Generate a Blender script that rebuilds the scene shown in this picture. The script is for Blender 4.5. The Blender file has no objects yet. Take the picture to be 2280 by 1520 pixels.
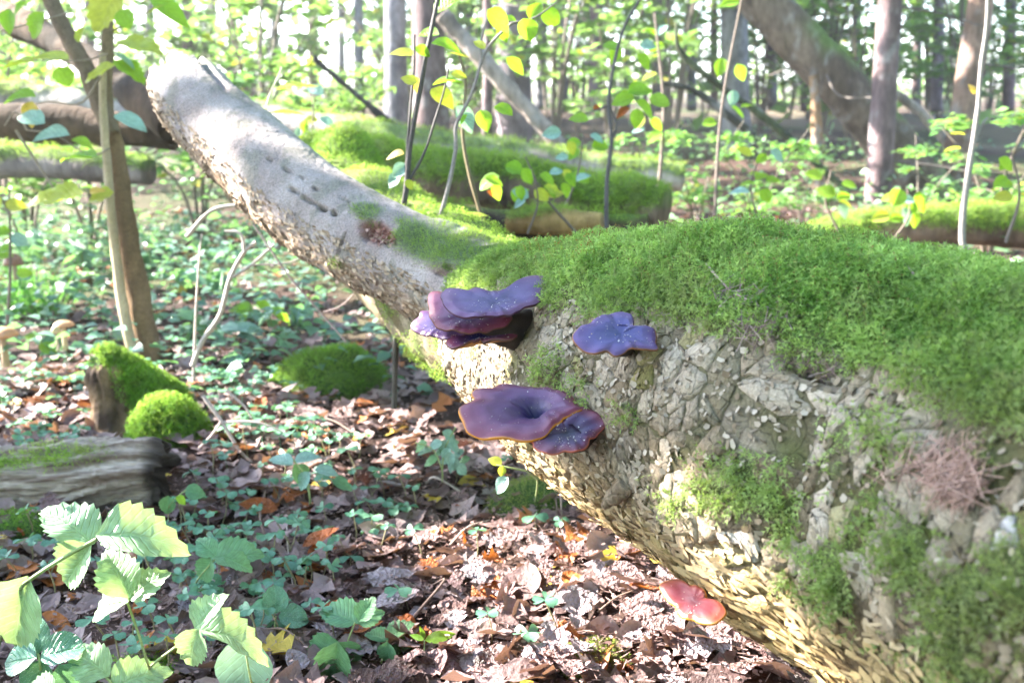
import bpy, math, random
import numpy as np
from mathutils import Vector, Matrix

# ------------------------------------------------------------------ camera, sky, sun, exposure
scene = bpy.context.scene
COL = scene.collection
F_PX, CX, CY, CAM_Z, PITCH = 2237.0, 1140.0, 760.0, 0.75, math.radians(12.8)
cam = bpy.data.cameras.new('camera'); cam_o = bpy.data.objects.new('camera', cam); COL.objects.link(cam_o)
cam_o.location = (0, 0, CAM_Z); cam_o.rotation_euler = (math.pi / 2 - PITCH, 0, 0)
cam.sensor_width = 36; cam.lens = 36 * F_PX / 2280; cam.clip_start = 0.02; cam.clip_end = 900
cam.dof.use_dof = True; cam.dof.focus_distance = 1.12; cam.dof.aperture_fstop = 6.8
scene.camera = cam_o
SUN_ELEV, SUN_AZ = math.radians(31), math.radians(-68)      # azimuth from +Y (view direction), negative = left
SUN = np.array([math.sin(SUN_AZ) * math.cos(SUN_ELEV), math.cos(SUN_AZ) * math.cos(SUN_ELEV), math.sin(SUN_ELEV)])
world = bpy.data.worlds.new('World'); scene.world = world; world.use_nodes = True
wn = world.node_tree.nodes; wl = world.node_tree.links
sky = wn.new('ShaderNodeTexSky'); sky.sky_type = 'NISHITA'; sky.sun_disc = False
sky.sun_elevation = SUN_ELEV; sky.sun_rotation = SUN_AZ
sky.air_density = 1.0; sky.dust_density = 0.6; sky.ozone_density = 1.6
wn['Background'].inputs['Strength'].default_value = 0.12
wl.new(sky.outputs[0], wn['Background'].inputs['Color'])
sun = bpy.data.lights.new('sun', 'SUN'); sun.energy = 5.0; sun.angle = math.radians(0.53); sun.color = (1.0, 0.94, 0.84)
sun_o = bpy.data.objects.new('sun', sun); COL.objects.link(sun_o)
sun_o.rotation_euler = Vector(SUN).to_track_quat('Z', 'Y').to_euler(); sun_o.location = tuple(SUN * 30)
scene.view_settings.view_transform = 'Standard'; scene.view_settings.look = 'None'
scene.view_settings.exposure = 3.5; scene.view_settings.gamma = 1.0
scene.render.engine = 'CYCLES'
cy = scene.cycles; cy.use_denoising = True; cy.max_bounces = 7; cy.diffuse_bounces = 4; cy.glossy_bounces = 2
cy.transmission_bounces = 5; cy.transparent_max_bounces = 4; cy.sample_clamp_indirect = 6.0; cy.caustics_reflective = False; cy.caustics_refractive = False

rng = np.random.default_rng(7); random.seed(7)
SP, CP = math.sin(PITCH), math.cos(PITCH)

# ------------------------------------------------------------------ helpers: projection, noise, meshes
def P(px, py, d):
    """point of the place seen at photograph pixel (px, py) at depth d metres"""
    x = (px - CX) / F_PX * d; v = (py - CY) / F_PX * d
    return np.array([x, d * CP - v * SP, CAM_Z - d * SP - v * CP])
def proj(p):
    p = np.asarray(p, float)
    y = p[..., 1]; z = p[..., 2] - CAM_Z
    d = y * CP - z * SP; v = -y * SP - z * CP
    d = np.maximum(d, 0.05)
    return CX + p[..., 0] / d * F_PX, CY + v / d * F_PX, d
def _hash(ix, iy, iz):
    h = (ix.astype(np.int64) * 374761393 + iy.astype(np.int64) * 668265263 + iz.astype(np.int64) * 2147483647) & 0xffffffff
    h = ((h ^ (h >> 13)) * 1274126177) & 0xffffffff
    return ((h ^ (h >> 16)) & 0xffff) / 32767.5 - 1.0
def vnoise(p):
    p = np.asarray(p, float); i = np.floor(p); f = p - i; f = f * f * (3 - 2 * f); i = i.astype(np.int64)
    r = 0
    for dx in (0, 1):
        wx = f[..., 0] if dx else 1 - f[..., 0]
        for dy in (0, 1):
            wy = f[..., 1] if dy else 1 - f[..., 1]
            for dz in (0, 1):
                wz = f[..., 2] if dz else 1 - f[..., 2]
                r = r + wx * wy * wz * _hash(i[..., 0] + dx, i[..., 1] + dy, i[..., 2] + dz)
    return r
def fbm(p, s=1.0, o=3, off=0.0):
    p = np.asarray(p, float) * s + off; r = 0; a = 0.6
    for _ in range(o):
        r = r + a * vnoise(p); p = p * 2.03 + 17.3; a *= 0.5
    return r
def sstep(a, b, x):
    t = np.clip((x - a) / (b - a + 1e-12), 0, 1); return t * t * (3 - 2 * t)
def unit(v):
    v = np.asarray(v, float); return v / np.maximum(np.linalg.norm(v, axis=-1, keepdims=True), 1e-9)
def mix(a, b, t):
    a = np.asarray(a, float); b = np.asarray(b, float); t = np.asarray(t, float)[..., None]
    return a * (1 - t) + b * t

def mesh_np(name, V, T=None, Q=None, mat=None, col=None, uv=None, smooth=True):
    """mesh from numpy arrays; col is per-vertex rgb, uv per-vertex"""
    V = np.asarray(V, np.float32); me = bpy.data.meshes.new(name)
    T = np.zeros((0, 3), np.int32) if T is None or len(T) == 0 else np.asarray(T, np.int32)
    Q = np.zeros((0, 4), np.int32) if Q is None or len(Q) == 0 else np.asarray(Q, np.int32)
    me.vertices.add(len(V)); me.vertices.foreach_set('co', V.ravel())
    loops = np.concatenate([T.ravel(), Q.ravel()]).astype(np.int32)
    me.loops.add(len(loops)); me.loops.foreach_set('vertex_index', loops)
    st = np.concatenate([np.arange(len(T)) * 3, len(T) * 3 + np.arange(len(Q)) * 4]).astype(np.int32)
    me.polygons.add(len(st)); me.polygons.foreach_set('loop_start', st)
    if smooth: me.polygons.foreach_set('use_smooth', np.ones(len(st), bool))
    if col is not None:
        a = me.color_attributes.new('Col', 'FLOAT_COLOR', 'POINT')
        c = np.ones((len(V), 4), np.float32); c[:, :3] = col; a.data.foreach_set('color', c.ravel())
    if uv is not None:
        l = me.uv_layers.new(name='UVMap'); l.data.foreach_set('uv', np.asarray(uv, np.float32)[loops].ravel())
    me.update(); me.validate()
    if mat: me.materials.append(mat)
    return me
def thing(name, label, cat, loc=(0, 0, 0), group=None):
    o = bpy.data.objects.new(name, None); o.empty_display_size = 0.05; COL.objects.link(o); o.location = tuple(loc)
    return tag(o, label, cat, group)
def tag(o, label, cat=None, group=None, kind=None):
    if label: o['label'] = label
    if cat: o['category'] = cat
    if group: o['group'] = group
    if kind: o['kind'] = kind
    return o
ROOTLOC = {}
def world_loc(o):
    r = np.zeros(3)
    while o: r = r + np.array(o.location); o = o.parent
    return r
def obj(name, me, parent=None, M=None, kind=None):
    """link mesh me as object; M is a world matrix; without M the mesh is given in world coordinates"""
    o = bpy.data.objects.new(name, me); COL.objects.link(o)
    M = Matrix(M) if M is not None else Matrix.Identity(4)
    if parent is not None:
        o.parent = parent; wlc = world_loc(parent); M = Matrix.Translation(tuple(-wlc)) @ M
    o.matrix_basis = M
    if kind: o['kind'] = kind
    return o
def frame(pos, ydir, zdir, s=1.0):
    """world matrix: local +Y along ydir, local +Z near zdir"""
    y = unit(ydir); z = np.asarray(zdir, float); z = unit(z - y * np.dot(z, y)); x = np.cross(y, z)
    m = Matrix.Identity(4)
    for i in range(3):
        m[i][0], m[i][1], m[i][2], m[i][3] = x[i] * s, y[i] * s, z[i] * s, pos[i]
    return m
def merge_instances(PV, PT, pos, Y, Z, sc):
    """copies of proto PV/PT placed at pos with axes; returns V, T"""
    Y = unit(Y); Z = unit(Z - Y * np.sum(Z * Y, 1, keepdims=True)); X = np.cross(Y, Z)
    sc = np.broadcast_to(np.asarray(sc, float).reshape(-1, 1) if np.ndim(sc) == 1 else sc, (len(pos), 3)) if np.ndim(sc) else np.full((len(pos), 3), sc)
    V = (pos[:, None, :] + PV[None, :, 0:1] * (X * sc[:, 0:1])[:, None, :] + PV[None, :, 1:2] * (Y * sc[:, 1:2])[:, None, :]
         + PV[None, :, 2:3] * (Z * sc[:, 2:3])[:, None, :])
    T = PT[None] + (np.arange(len(pos)) * len(PV))[:, None, None]
    return V.reshape(-1, 3), T.reshape(-1, PT.shape[1])
def resample(pts, n):
    """Catmull-Rom through pts (any columns), n samples"""
    pts = np.asarray(pts, float); k = len(pts)
    if k == 2: return pts[0] + (pts[1] - pts[0]) * np.linspace(0, 1, n)[:, None]
    e = np.vstack([2 * pts[0] - pts[1], pts, 2 * pts[-1] - pts[-2]])
    L = np.concatenate([[0], np.cumsum(np.linalg.norm(np.diff(pts[:, :3], axis=0), axis=1))]); L /= L[-1]
    u = np.linspace(0, 1, n); i = np.clip(np.searchsorted(L, u, side='right') - 1, 0, k - 2)
    t = ((u - L[i]) / np.maximum(L[i + 1] - L[i], 1e-9))[:, None]
    p0, p1, p2, p3 = e[i], e[i + 1], e[i + 2], e[i + 3]
    return 0.5 * (2 * p1 + (p2 - p0) * t + (2 * p0 - 5 * p1 + 4 * p2 - p3) * t ** 2 + (3 * p1 - p0 - 3 * p2 + p3) * t ** 3)
class Surf:
    """round limb: centres (k,3)+radius, grid ns x nph; phi 0 = up side, phi>0 turns to the side w = axis x up"""
    def __init__(s, pts, ns, nph, disp=None, taper0=0, taper1=0):
        c = resample(pts, ns); s.c = c[:, :3]; s.r = c[:, 3]; s.ns, s.nph = ns, nph
        a = unit(np.gradient(s.c, axis=0)); s.a = a
        up = np.array([0, 0, 1.0]); up0 = up - a * (a @ up)[:, None]
        ref = np.array([0, 1.0, 0]); bad = np.linalg.norm(up0, axis=1) < 0.25
        if bad.any(): up0 = ref - a * (a @ ref)[:, None]
        s.u = unit(up0); s.w = np.cross(a, s.u)
        s.phi = np.linspace(-math.pi, math.pi, nph, endpoint=False)
        s.S = np.concatenate([[0], np.cumsum(np.linalg.norm(np.diff(s.c, axis=0), axis=1))])
        cp, sp = np.cos(s.phi), np.sin(s.phi)
        N0 = s.u[:, None] * cp[None, :, None] + s.w[:, None] * sp[None, :, None]
        R = np.repeat(s.r[:, None], nph, 1); s.base = s.c[:, None] + N0 * R[..., None]
        d = disp(s, s.base, N0) if disp else 0
        s.pos = s.base + N0 * (d[..., None] if disp else 0)
        ds = np.gradient(s.pos, axis=0); dp = (np.roll(s.pos, -1, 1) - np.roll(s.pos, 1, 1))
        n = unit(np.cross(dp, ds)); n *= np.sign(np.sum(n * N0, -1, keepdims=True) + 1e-9); s.nrm = n; s.n0 = N0
    def faces(s):
        i = np.arange(s.ns - 1)[:, None] * s.nph; j = np.arange(s.nph)[None]; k = (j + 1) % s.nph
        return np.stack([i + j, i + k, i + s.nph + k, i + s.nph + j], -1).reshape(-1, 4)
    def mesh(s, name, mat, col, caps=True, cap_col=None):
        V = s.pos.reshape(-1, 3); Q = s.faces(); T = []; C = np.asarray(col).reshape(-1, 3)
        if caps:
            n = len(V); V = np.vstack([V, s.c[0], s.c[-1]]); cc = C[[0, -1]] if cap_col is None else np.array([cap_col] * 2)
            C = np.vstack([C, cc]); j = np.arange(s.nph); k = (j + 1) % s.nph; b = (s.ns - 1) * s.nph
            T = np.vstack([np.stack([k, j, np.full(s.nph, n)], 1), np.stack([b + j, b + k, np.full(s.nph, n + 1)], 1)])
        return mesh_np(name, V, T, Q, mat, C)
    def at(s, fi, fj, arr=None):
        """bilinear sample at float indices"""
        arr = s.pos if arr is None else arr
        fi = np.clip(fi, 0, s.ns - 1.001); i = fi.astype(int); t = (fi - i)[:, None]
        fj = fj % s.nph; j = fj.astype(int) % s.nph; k = (j + 1) % s.nph; q = (fj - np.floor(fj))[:, None]
        return (arr[i, j] * (1 - t) + arr[i + 1, j] * t) * (1 - q) + (arr[i, k] * (1 - t) + arr[i + 1, k] * t) * q
def tube_geo(path, rad, seg=6, jit=0.0):
    path = np.asarray(path, float); n = len(path); rad = np.broadcast_to(rad, (n,))
    a = unit(np.gradient(path, axis=0)); ref = np.array([0.31, 0.2, 0.93]) if abs(a[:, 2]).mean() < 0.8 else np.array([0.9, 0.4, 0.1])
    u = unit(ref - a * (a @ ref)[:, None]); w = np.cross(a, u); th = np.linspace(0, 2 * math.pi, seg, endpoint=False)
    off = u[:, None] * np.cos(th)[None, :, None] + w[:, None] * np.sin(th)[None, :, None]
    rr = rad[:, None] * (1 + (jit * vnoise(path[:, None] * 40 + off * 3) if jit else 0)) * np.ones((1, seg))
    V = (path[:, None] + off * rr[..., None]).reshape(-1, 3)
    i = np.arange(n - 1)[:, None] * seg; j = np.arange(seg)[None]; k = (j + 1) % seg
    Q = np.stack([i + j, i + k, i + seg + k, i + seg + j], -1).reshape(-1, 4)
    return V, Q
def tubes_mesh(name, specs, mat, col=None):
    """several joined tubes: specs [(path, radii, seg)]"""
    Vs, Qs, Cs, b = [], [], [], 0
    for sp in specs:
        V, Q = tube_geo(*sp[:3], jit=0.15); Vs.append(V); Qs.append(Q + b); b += len(V)
        c = col if len(sp) < 4 else sp[3]
        Cs.append(np.tile(np.asarray(c if c is not None else (0.2, 0.15, 0.1)), (len(V), 1)) * (1 + 0.35 * fbm(V, 60, 2))[:, None])
    return mesh_np(name, np.vstack(Vs), None, np.vstack(Qs), mat, np.vstack(Cs))

# ------------------------------------------------------------------ materials
def new_mat(name):
    m = bpy.data.materials.new(name); m.use_nodes = True; nt = m.node_tree; return m, nt, nt.nodes, nt.links, nt.nodes['Principled BSDF']
def mat_vc(name, rough=0.85, bump=0.4, scale=150, spec=0.25, var=0.35, stretch=None, dist=0.003, fleck=None, crack=None):
    """vertex-colour surface with grain and fine relief"""
    m, nt, N, L, b = new_mat(name)
    at = N.new('ShaderNodeAttribute'); at.attribute_name = 'Col'
    tc = N.new('ShaderNodeTexCoord'); mp = N.new('ShaderNodeMapping'); L.new(tc.outputs['Object'], mp.inputs[0])
    if stretch: mp.inputs['Scale'].default_value = stretch
    no = N.new('ShaderNodeTexNoise'); no.inputs['Scale'].default_value = scale; no.inputs['Detail'].default_value = 5; no.inputs['Roughness'].default_value = 0.65
    L.new(mp.outputs[0], no.inputs['Vector'])
    mr = N.new('ShaderNodeMapRange'); mr.inputs[1].default_value = 0.25; mr.inputs[2].default_value = 0.75
    mr.inputs[3].default_value = 1 - var; mr.inputs[4].default_value = 1 + var; L.new(no.outputs[0], mr.inputs[0])
    mx = N.new('ShaderNodeVectorMath'); mx.operation = 'SCALE'; L.new(at.outputs['Color'], mx.inputs[0]); L.new(mr.outputs[0], mx.inputs['Scale'])
    colout = mx.outputs[0]
    if fleck:
        n2 = N.new('ShaderNodeTexNoise'); n2.inputs['Scale'].default_value = fleck[0]; n2.inputs['Detail'].default_value = 3
        L.new(mp.outputs[0], n2.inputs['Vector'])
        r2 = N.new('ShaderNodeMapRange'); r2.inputs[1].default_value = fleck[1]; r2.inputs[2].default_value = fleck[1] + 0.07; L.new(n2.outputs[0], r2.inputs[0])
        mm = N.new('ShaderNodeMixRGB'); L.new(r2.outputs[0], mm.inputs[0]); L.new(colout, mm.inputs[1]); mm.inputs[2].default_value = (*fleck[2], 1)
        colout = mm.outputs[0]
    crk = None
    if crack:
        n3 = N.new('ShaderNodeTexNoise'); n3.inputs['Scale'].default_value = crack[0] * 0.8; n3.inputs['Detail'].default_value = 2; L.new(mp.outputs[0], n3.inputs['Vector'])
        va = N.new('ShaderNodeVectorMath'); va.operation = 'MULTIPLY_ADD'; L.new(n3.outputs['Color'], va.inputs[0]); va.inputs[1].default_value = (crack[2],) * 3; L.new(mp.outputs[0], va.inputs[2])
        vo = N.new('ShaderNodeTexVoronoi'); vo.feature = 'DISTANCE_TO_EDGE'; vo.inputs['Scale'].default_value = crack[0]; L.new(va.outputs[0], vo.inputs['Vector'])
        r3 = N.new('ShaderNodeMapRange'); r3.inputs[1].default_value = 0.0; r3.inputs[2].default_value = 0.05; r3.inputs[3].default_value = 1 - crack[1]; r3.inputs[4].default_value = 1.0; L.new(vo.outputs['Distance'], r3.inputs[0]); crk = r3.outputs[0]
        s3 = N.new('ShaderNodeVectorMath'); s3.operation = 'SCALE'; L.new(colout, s3.inputs[0]); L.new(crk, s3.inputs['Scale']); colout = s3.outputs[0]
    L.new(colout, b.inputs['Base Color'])
    b.inputs['Roughness'].default_value = rough; b.inputs['Specular IOR Level'].default_value = spec
    if bump:
        if crk is not None:
            b0 = N.new('ShaderNodeBump'); b0.inputs['Strength'].default_value = 0.6; b0.inputs['Distance'].default_value = 0.003; L.new(crk, b0.inputs['Height'])
        bp = N.new('ShaderNodeBump'); bp.inputs['Strength'].default_value = bump; bp.inputs['Distance'].default_value = dist
        L.new(no.outputs[0], bp.inputs['Height']); L.new(bp.outputs[0], b.inputs['Normal'])
        if crk is not None: L.new(b0.outputs[0], bp.inputs['Normal'])
    return m
def mat_leaf(name, c1=None, c2=None, tc=(0.35, 0.5, 0.03), tr=0.4, rough=0.5, vein=0.5, spec=0.35, speck=None, veins=9, crinkle=0.0):
    """leaf: colour between c1 and c2 by object (or vertex colour), lets light through, veins in relief"""
    m, nt, N, L, b = new_mat(name)
    if c1 is None:
        at = N.new('ShaderNodeAttribute'); at.attribute_name = 'Col'; base = at.outputs['Color']
    else:
        oi = N.new('ShaderNodeObjectInfo'); mx = N.new('ShaderNodeMixRGB'); L.new(oi.outputs['Random'], mx.inputs[0])
        mx.inputs[1].default_value = (*c1, 1); mx.inputs[2].default_value = (*c2, 1); base = mx.outputs[0]
    tcn = N.new('ShaderNodeTexCoord')
    no = N.new('ShaderNodeTexNoise'); no.inputs['Scale'].default_value = 6; no.inputs['Detail'].default_value = 4
    L.new(tcn.outputs['Object'], no.inputs['Vector'])
    mr = N.new('ShaderNodeMapRange'); mr.inputs[1].default_value = 0.3; mr.inputs[2].default_value = 0.7; mr.inputs[3].default_value = 0.72; mr.inputs[4].default_value = 1.25
    L.new(no.outputs[0], mr.inputs[0])
    sc = N.new('ShaderNodeVectorMath'); sc.operation = 'SCALE'; L.new(base, sc.inputs[0]); L.new(mr.outputs[0], sc.inputs['Scale'])
    base = sc.outputs[0]; bumpn = None
    if vein and c1 is not None:
        sep = N.new('ShaderNodeSeparateXYZ'); L.new(tcn.outputs['UV'], sep.inputs[0])
        def mth(op, a, c):
            n = N.new('ShaderNodeMath'); n.operation = op
            for k, v in enumerate((a, c)):
                if v is None: continue
                if isinstance(v, (int, float)): n.inputs[k].default_value = v
                else: L.new(v, n.inputs[k])
            return n.outputs[0]
        au = mth('ABSOLUTE', mth('SUBTRACT', sep.outputs['X'], 0.5), None)
        ph = mth('SUBTRACT', mth('MULTIPLY', sep.outputs['Y'], float(veins)), mth('MULTIPLY', au, 5.0))
        pp = mth('PINGPONG', ph, 0.5)
        line = mth('MINIMUM', mth('MULTIPLY', pp, 6.0), mth('MULTIPLY', au, 22.0))
        line = mth('MINIMUM', line, 1.0)
        inv = mth('SUBTRACT', 1.0, line)
        mv = N.new('ShaderNodeMixRGB'); mv.blend_type = 'ADD'; L.new(mth('MULTIPLY', inv, 0.35 * vein), mv.inputs[0]); L.new(base, mv.inputs[1]); L.new(base, mv.inputs[2])
        base = mv.outputs[0]
        bp = N.new('ShaderNodeBump'); bp.inputs['Strength'].default_value = 0.5 * vein; bp.inputs['Distance'].default_value = 0.02; L.new(line, bp.inputs['Height']); bumpn = bp.outputs[0]
    if speck:
        n2 = N.new('ShaderNodeTexNoise'); n2.inputs['Scale'].default_value = 40; L.new(tcn.outputs['Object'], n2.inputs['Vector'])
        r2 = N.new('ShaderNodeMapRange'); r2.inputs[1].default_value = 0.6; r2.inputs[2].default_value = 0.66; L.new(n2.outputs[0], r2.inputs[0])
        mm = N.new('ShaderNodeMixRGB'); L.new(r2.outputs[0], mm.inputs[0]); L.new(base, mm.inputs[1]); mm.inputs[2].default_value = (*speck, 1); base = mm.outputs[0]
    if crinkle:
        n4 = N.new('ShaderNodeTexNoise'); n4.inputs['Scale'].default_value = 9 if c1 is not None else 120; n4.inputs['Detail'].default_value = 3; L.new(tcn.outputs['Object'], n4.inputs['Vector'])
        b4 = N.new('ShaderNodeBump'); b4.inputs['Strength'].default_value = crinkle; b4.inputs['Distance'].default_value = 0.06 if c1 is not None else 0.006; L.new(n4.outputs[0], b4.inputs['Height'])
        if bumpn: L.new(bumpn, b4.inputs['Normal'])
        bumpn = b4.outputs[0]
    L.new(base, b.inputs['Base Color']); b.inputs['Roughness'].default_value = rough; b.inputs['Specular IOR Level'].default_value = spec
    if bumpn: L.new(bumpn, b.inputs['Normal'])
    if tr:
        t = N.new('ShaderNodeBsdfTranslucent'); mt = N.new('ShaderNodeMixRGB'); mt.blend_type = 'MIX'; mt.inputs[0].default_value = 0.65
        L.new(base, mt.inputs[1]); mt.inputs[2].default_value = (*tc, 1); L.new(mt.outputs[0], t.inputs[0])
        ms = N.new('ShaderNodeMixShader'); ms.inputs[0].default_value = tr
        L.new(b.outputs[0], ms.inputs[1]); L.new(t.outputs[0], ms.inputs[2]); L.new(ms.outputs[0], N['Material Output'].inputs[0])
    return m
M_bark = mat_vc('bark', 0.9, 0.7, 260, 0.2, 0.4, dist=0.004, crack=(48, 0.35, 0.016))
M_wood = mat_vc('dead_wood', 0.85, 0.8, 320, 0.25, 0.45, dist=0.004, fleck=(420, 0.63, (0.05, 0.04, 0.035)))
M_plate = mat_vc('bark_plate', 0.88, 0.8, 330, 0.2, 0.38, dist=0.004, crack=(52, 0.4, 0.016))
M_stem = mat_vc('stem_bark', 0.7, 0.4, 200, 0.35, 0.3)
M_tree = mat_vc('tree_bark', 0.9, 0.6, 30, 0.2, 0.45, stretch=(1, 1, 0.35), dist=0.02)
M_soil = mat_vc('soil', 0.95, 0.8, 90, 0.15, 0.5, dist=0.01)
M_duff = mat_vc('duff', 0.85, 0, 90, 0.25, 0.3)
M_moss = mat_leaf('moss', None, tc=(0.42, 0.62, 0.10), tr=0.45, rough=0.6, vein=0, spec=0.25)
M_leafvc = mat_leaf('foliage', None, tc=(0.26, 0.46, 0.07), tr=0.45, rough=0.45, vein=0, spec=0.4)
M_herb = mat_leaf('herb_foliage', None, tc=(0.2, 0.45, 0.08), tr=0.3, rough=0.4, vein=0, spec=0.5)
M_litter = mat_leaf('litter', None, tc=(0.5, 0.25, 0.1), tr=0.12, rough=0.6, vein=0, spec=0.4, crinkle=0.7)
M_oak = mat_leaf('dry_oak_leaf', (0.30, 0.18, 0.175), (0.20, 0.115, 0.115), tc=(0.4, 0.2, 0.1), tr=0.1, rough=0.5, spec=0.45, veins=6, crinkle=0.7)
M_oakpale = mat_leaf('pale_leaf', (0.46, 0.36, 0.385), (0.36, 0.27, 0.295), tc=(0.5, 0.35, 0.25), tr=0.12, rough=0.5, spec=0.5, veins=6, crinkle=0.7)
M_oakdark = mat_leaf('dark_leaf', (0.12, 0.065, 0.06), (0.16, 0.08, 0.07), tc=(0.3, 0.1, 0.05), tr=0.06, rough=0.4, spec=0.5, veins=6, crinkle=0.7)
M_orange = mat_leaf('orange_leaf', (0.48, 0.14, 0.03), (0.36, 0.09, 0.02), tc=(0.7, 0.2, 0.02), tr=0.25, rough=0.5, veins=6, crinkle=0.7)
M_yellow = mat_leaf('yellow_leaf', (0.6, 0.42, 0.05), (0.5, 0.36, 0.10), tc=(0.8, 0.55, 0.03), tr=0.35, rough=0.5, veins=7)
M_sorrel = mat_leaf('sorrel_leaf', (0.085, 0.22, 0.15), (0.13, 0.29, 0.17), tc=(0.2, 0.42, 0.08), tr=0.3, rough=0.45, vein=0.3, spec=0.45, veins=5)
M_straw = mat_leaf('serrate_leaf', (0.10, 0.25, 0.14), (0.16, 0.33, 0.14), tc=(0.26, 0.48, 0.10), tr=0.32, rough=0.42, vein=0.9, spec=0.5, veins=10)
M_rasp = mat_leaf('bramble_leaf', (0.26, 0.42, 0.25), (0.32, 0.48, 0.28), tc=(0.45, 0.6, 0.12), tr=0.35, rough=0.38, vein=1.0, spec=0.6, veins=9)
M_lime = mat_leaf('lime_leaf', (0.17, 0.36, 0.035), (0.26, 0.44, 0.05), tc=(0.42, 0.7, 0.02), tr=0.55, rough=0.4, vein=0.8, spec=0.45, veins=8)
M_limey = mat_leaf('yellow_green_leaf', (0.36, 0.46, 0.06), (0.46, 0.46, 0.07), tc=(0.7, 0.75, 0.03), tr=0.5, rough=0.42, vein=0.7, spec=0.45, veins=8)
M_bluel = mat_leaf('pale_blue_leaf', (0.26, 0.42, 0.36), (0.22, 0.38, 0.33), tc=(0.3, 0.5, 0.2), tr=0.25, rough=0.35, vein=0.9, spec=0.6, veins=8)
M_lam = mat_leaf('speckled_leaf', (0.07, 0.20, 0.13), (0.10, 0.24, 0.15), tc=(0.2, 0.4, 0.1), tr=0.25, rough=0.35, vein=0.8, spec=0.55, speck=(0.35, 0.46, 0.42), veins=7)

# ------------------------------------------------------------------ ground
def ground_h(x, y):
    x = np.asarray(x, float); y = np.asarray(y, float); p = np.stack([x, y, np.zeros_like(x)], -1)
    h = 0.028 * fbm(p, 1.7, 3) + 0.012 * vnoise(p * 7.0)
    # low rise under the fallen trunk, and the land climbing gently behind
    t = np.exp(-((x - 0.32 - 0.0 * y) ** 2) / 0.18 - ((y - 1.15) ** 2) / 0.9)
    return h + 0.09 * t + 0.045 * np.maximum(y - 6.5, 0) * (1 - 0.3 * sstep(20, 60, y)) + 0.15 * fbm(p, 0.22, 2) * sstep(4, 10, y)
def G(px, py):
    """where the ray of a photograph pixel meets the ground"""
    px = np.atleast_1d(np.asarray(px, float)); py = np.atleast_1d(np.asarray(py, float))
    d = np.full(px.shape, 0.6); hit = np.zeros(px.shape, bool)
    for k in range(900):
        x = (px - CX) / F_PX * d; v = (py - CY) / F_PX * d
        y = d * CP - v * SP; z = CAM_Z - d * SP - v * CP
        hit |= (z - ground_h(x, y)) < 0.002
        if hit.all() or d.max() > 40: break
        d = np.where(hit, d, d + np.maximum(0.004, 0.01 * d))
    r = np.stack([x, y, ground_h(x, y)], -1)
    return r if len(r) > 1 else r[0]
gx = 0.45 * np.sinh(np.linspace(-6.9, 6.9, 300)); gy = 1.4 + 0.45 * np.sinh(np.linspace(-4.4, 6.9, 300))
GX, GY = np.meshgrid(gx, gy); GZ = ground_h(GX, GY)
near = np.exp(-(GX ** 2 + (GY - 2) ** 2) / 12); GZ = GZ + near * 0.006 * fbm(np.stack([GX, GY, GX * 0], -1), 40, 2)
gi = np.arange(299)[:, None] * 300 + np.arange(299)[None]
gq = np.stack([gi, gi + 1, gi + 301, gi + 300], -1).reshape(-1, 4)
gp = np.stack([GX, GY, GX * 0], -1)
gc = mix((0.035, 0.02, 0.017), (0.085, 0.05, 0.04), np.clip(0.5 + fbm(gp, 3, 3), 0, 1))
gc = mix(gc, (0.06, 0.085, 0.03), 0.7 * sstep(2.6, 4, GY) * sstep(0.0, 0.4, fbm(gp, 0.8, 3, 5) + 0.1))
gc = mix(gc, (0.20, 0.14, 0.10), 0.6 * sstep(7, 12, GY) * sstep(-0.1, 0.3, fbm(gp, 0.5, 2, 9)))
ground = obj('forest_floor', mesh_np('forest_floor', np.stack([GX, GY, GZ], -1).reshape(-1, 3), None, gq, M_soil, gc.reshape(-1, 3)))
tag(ground, 'dark forest soil under leaf litter and moss', None, None, 'structure')

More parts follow.
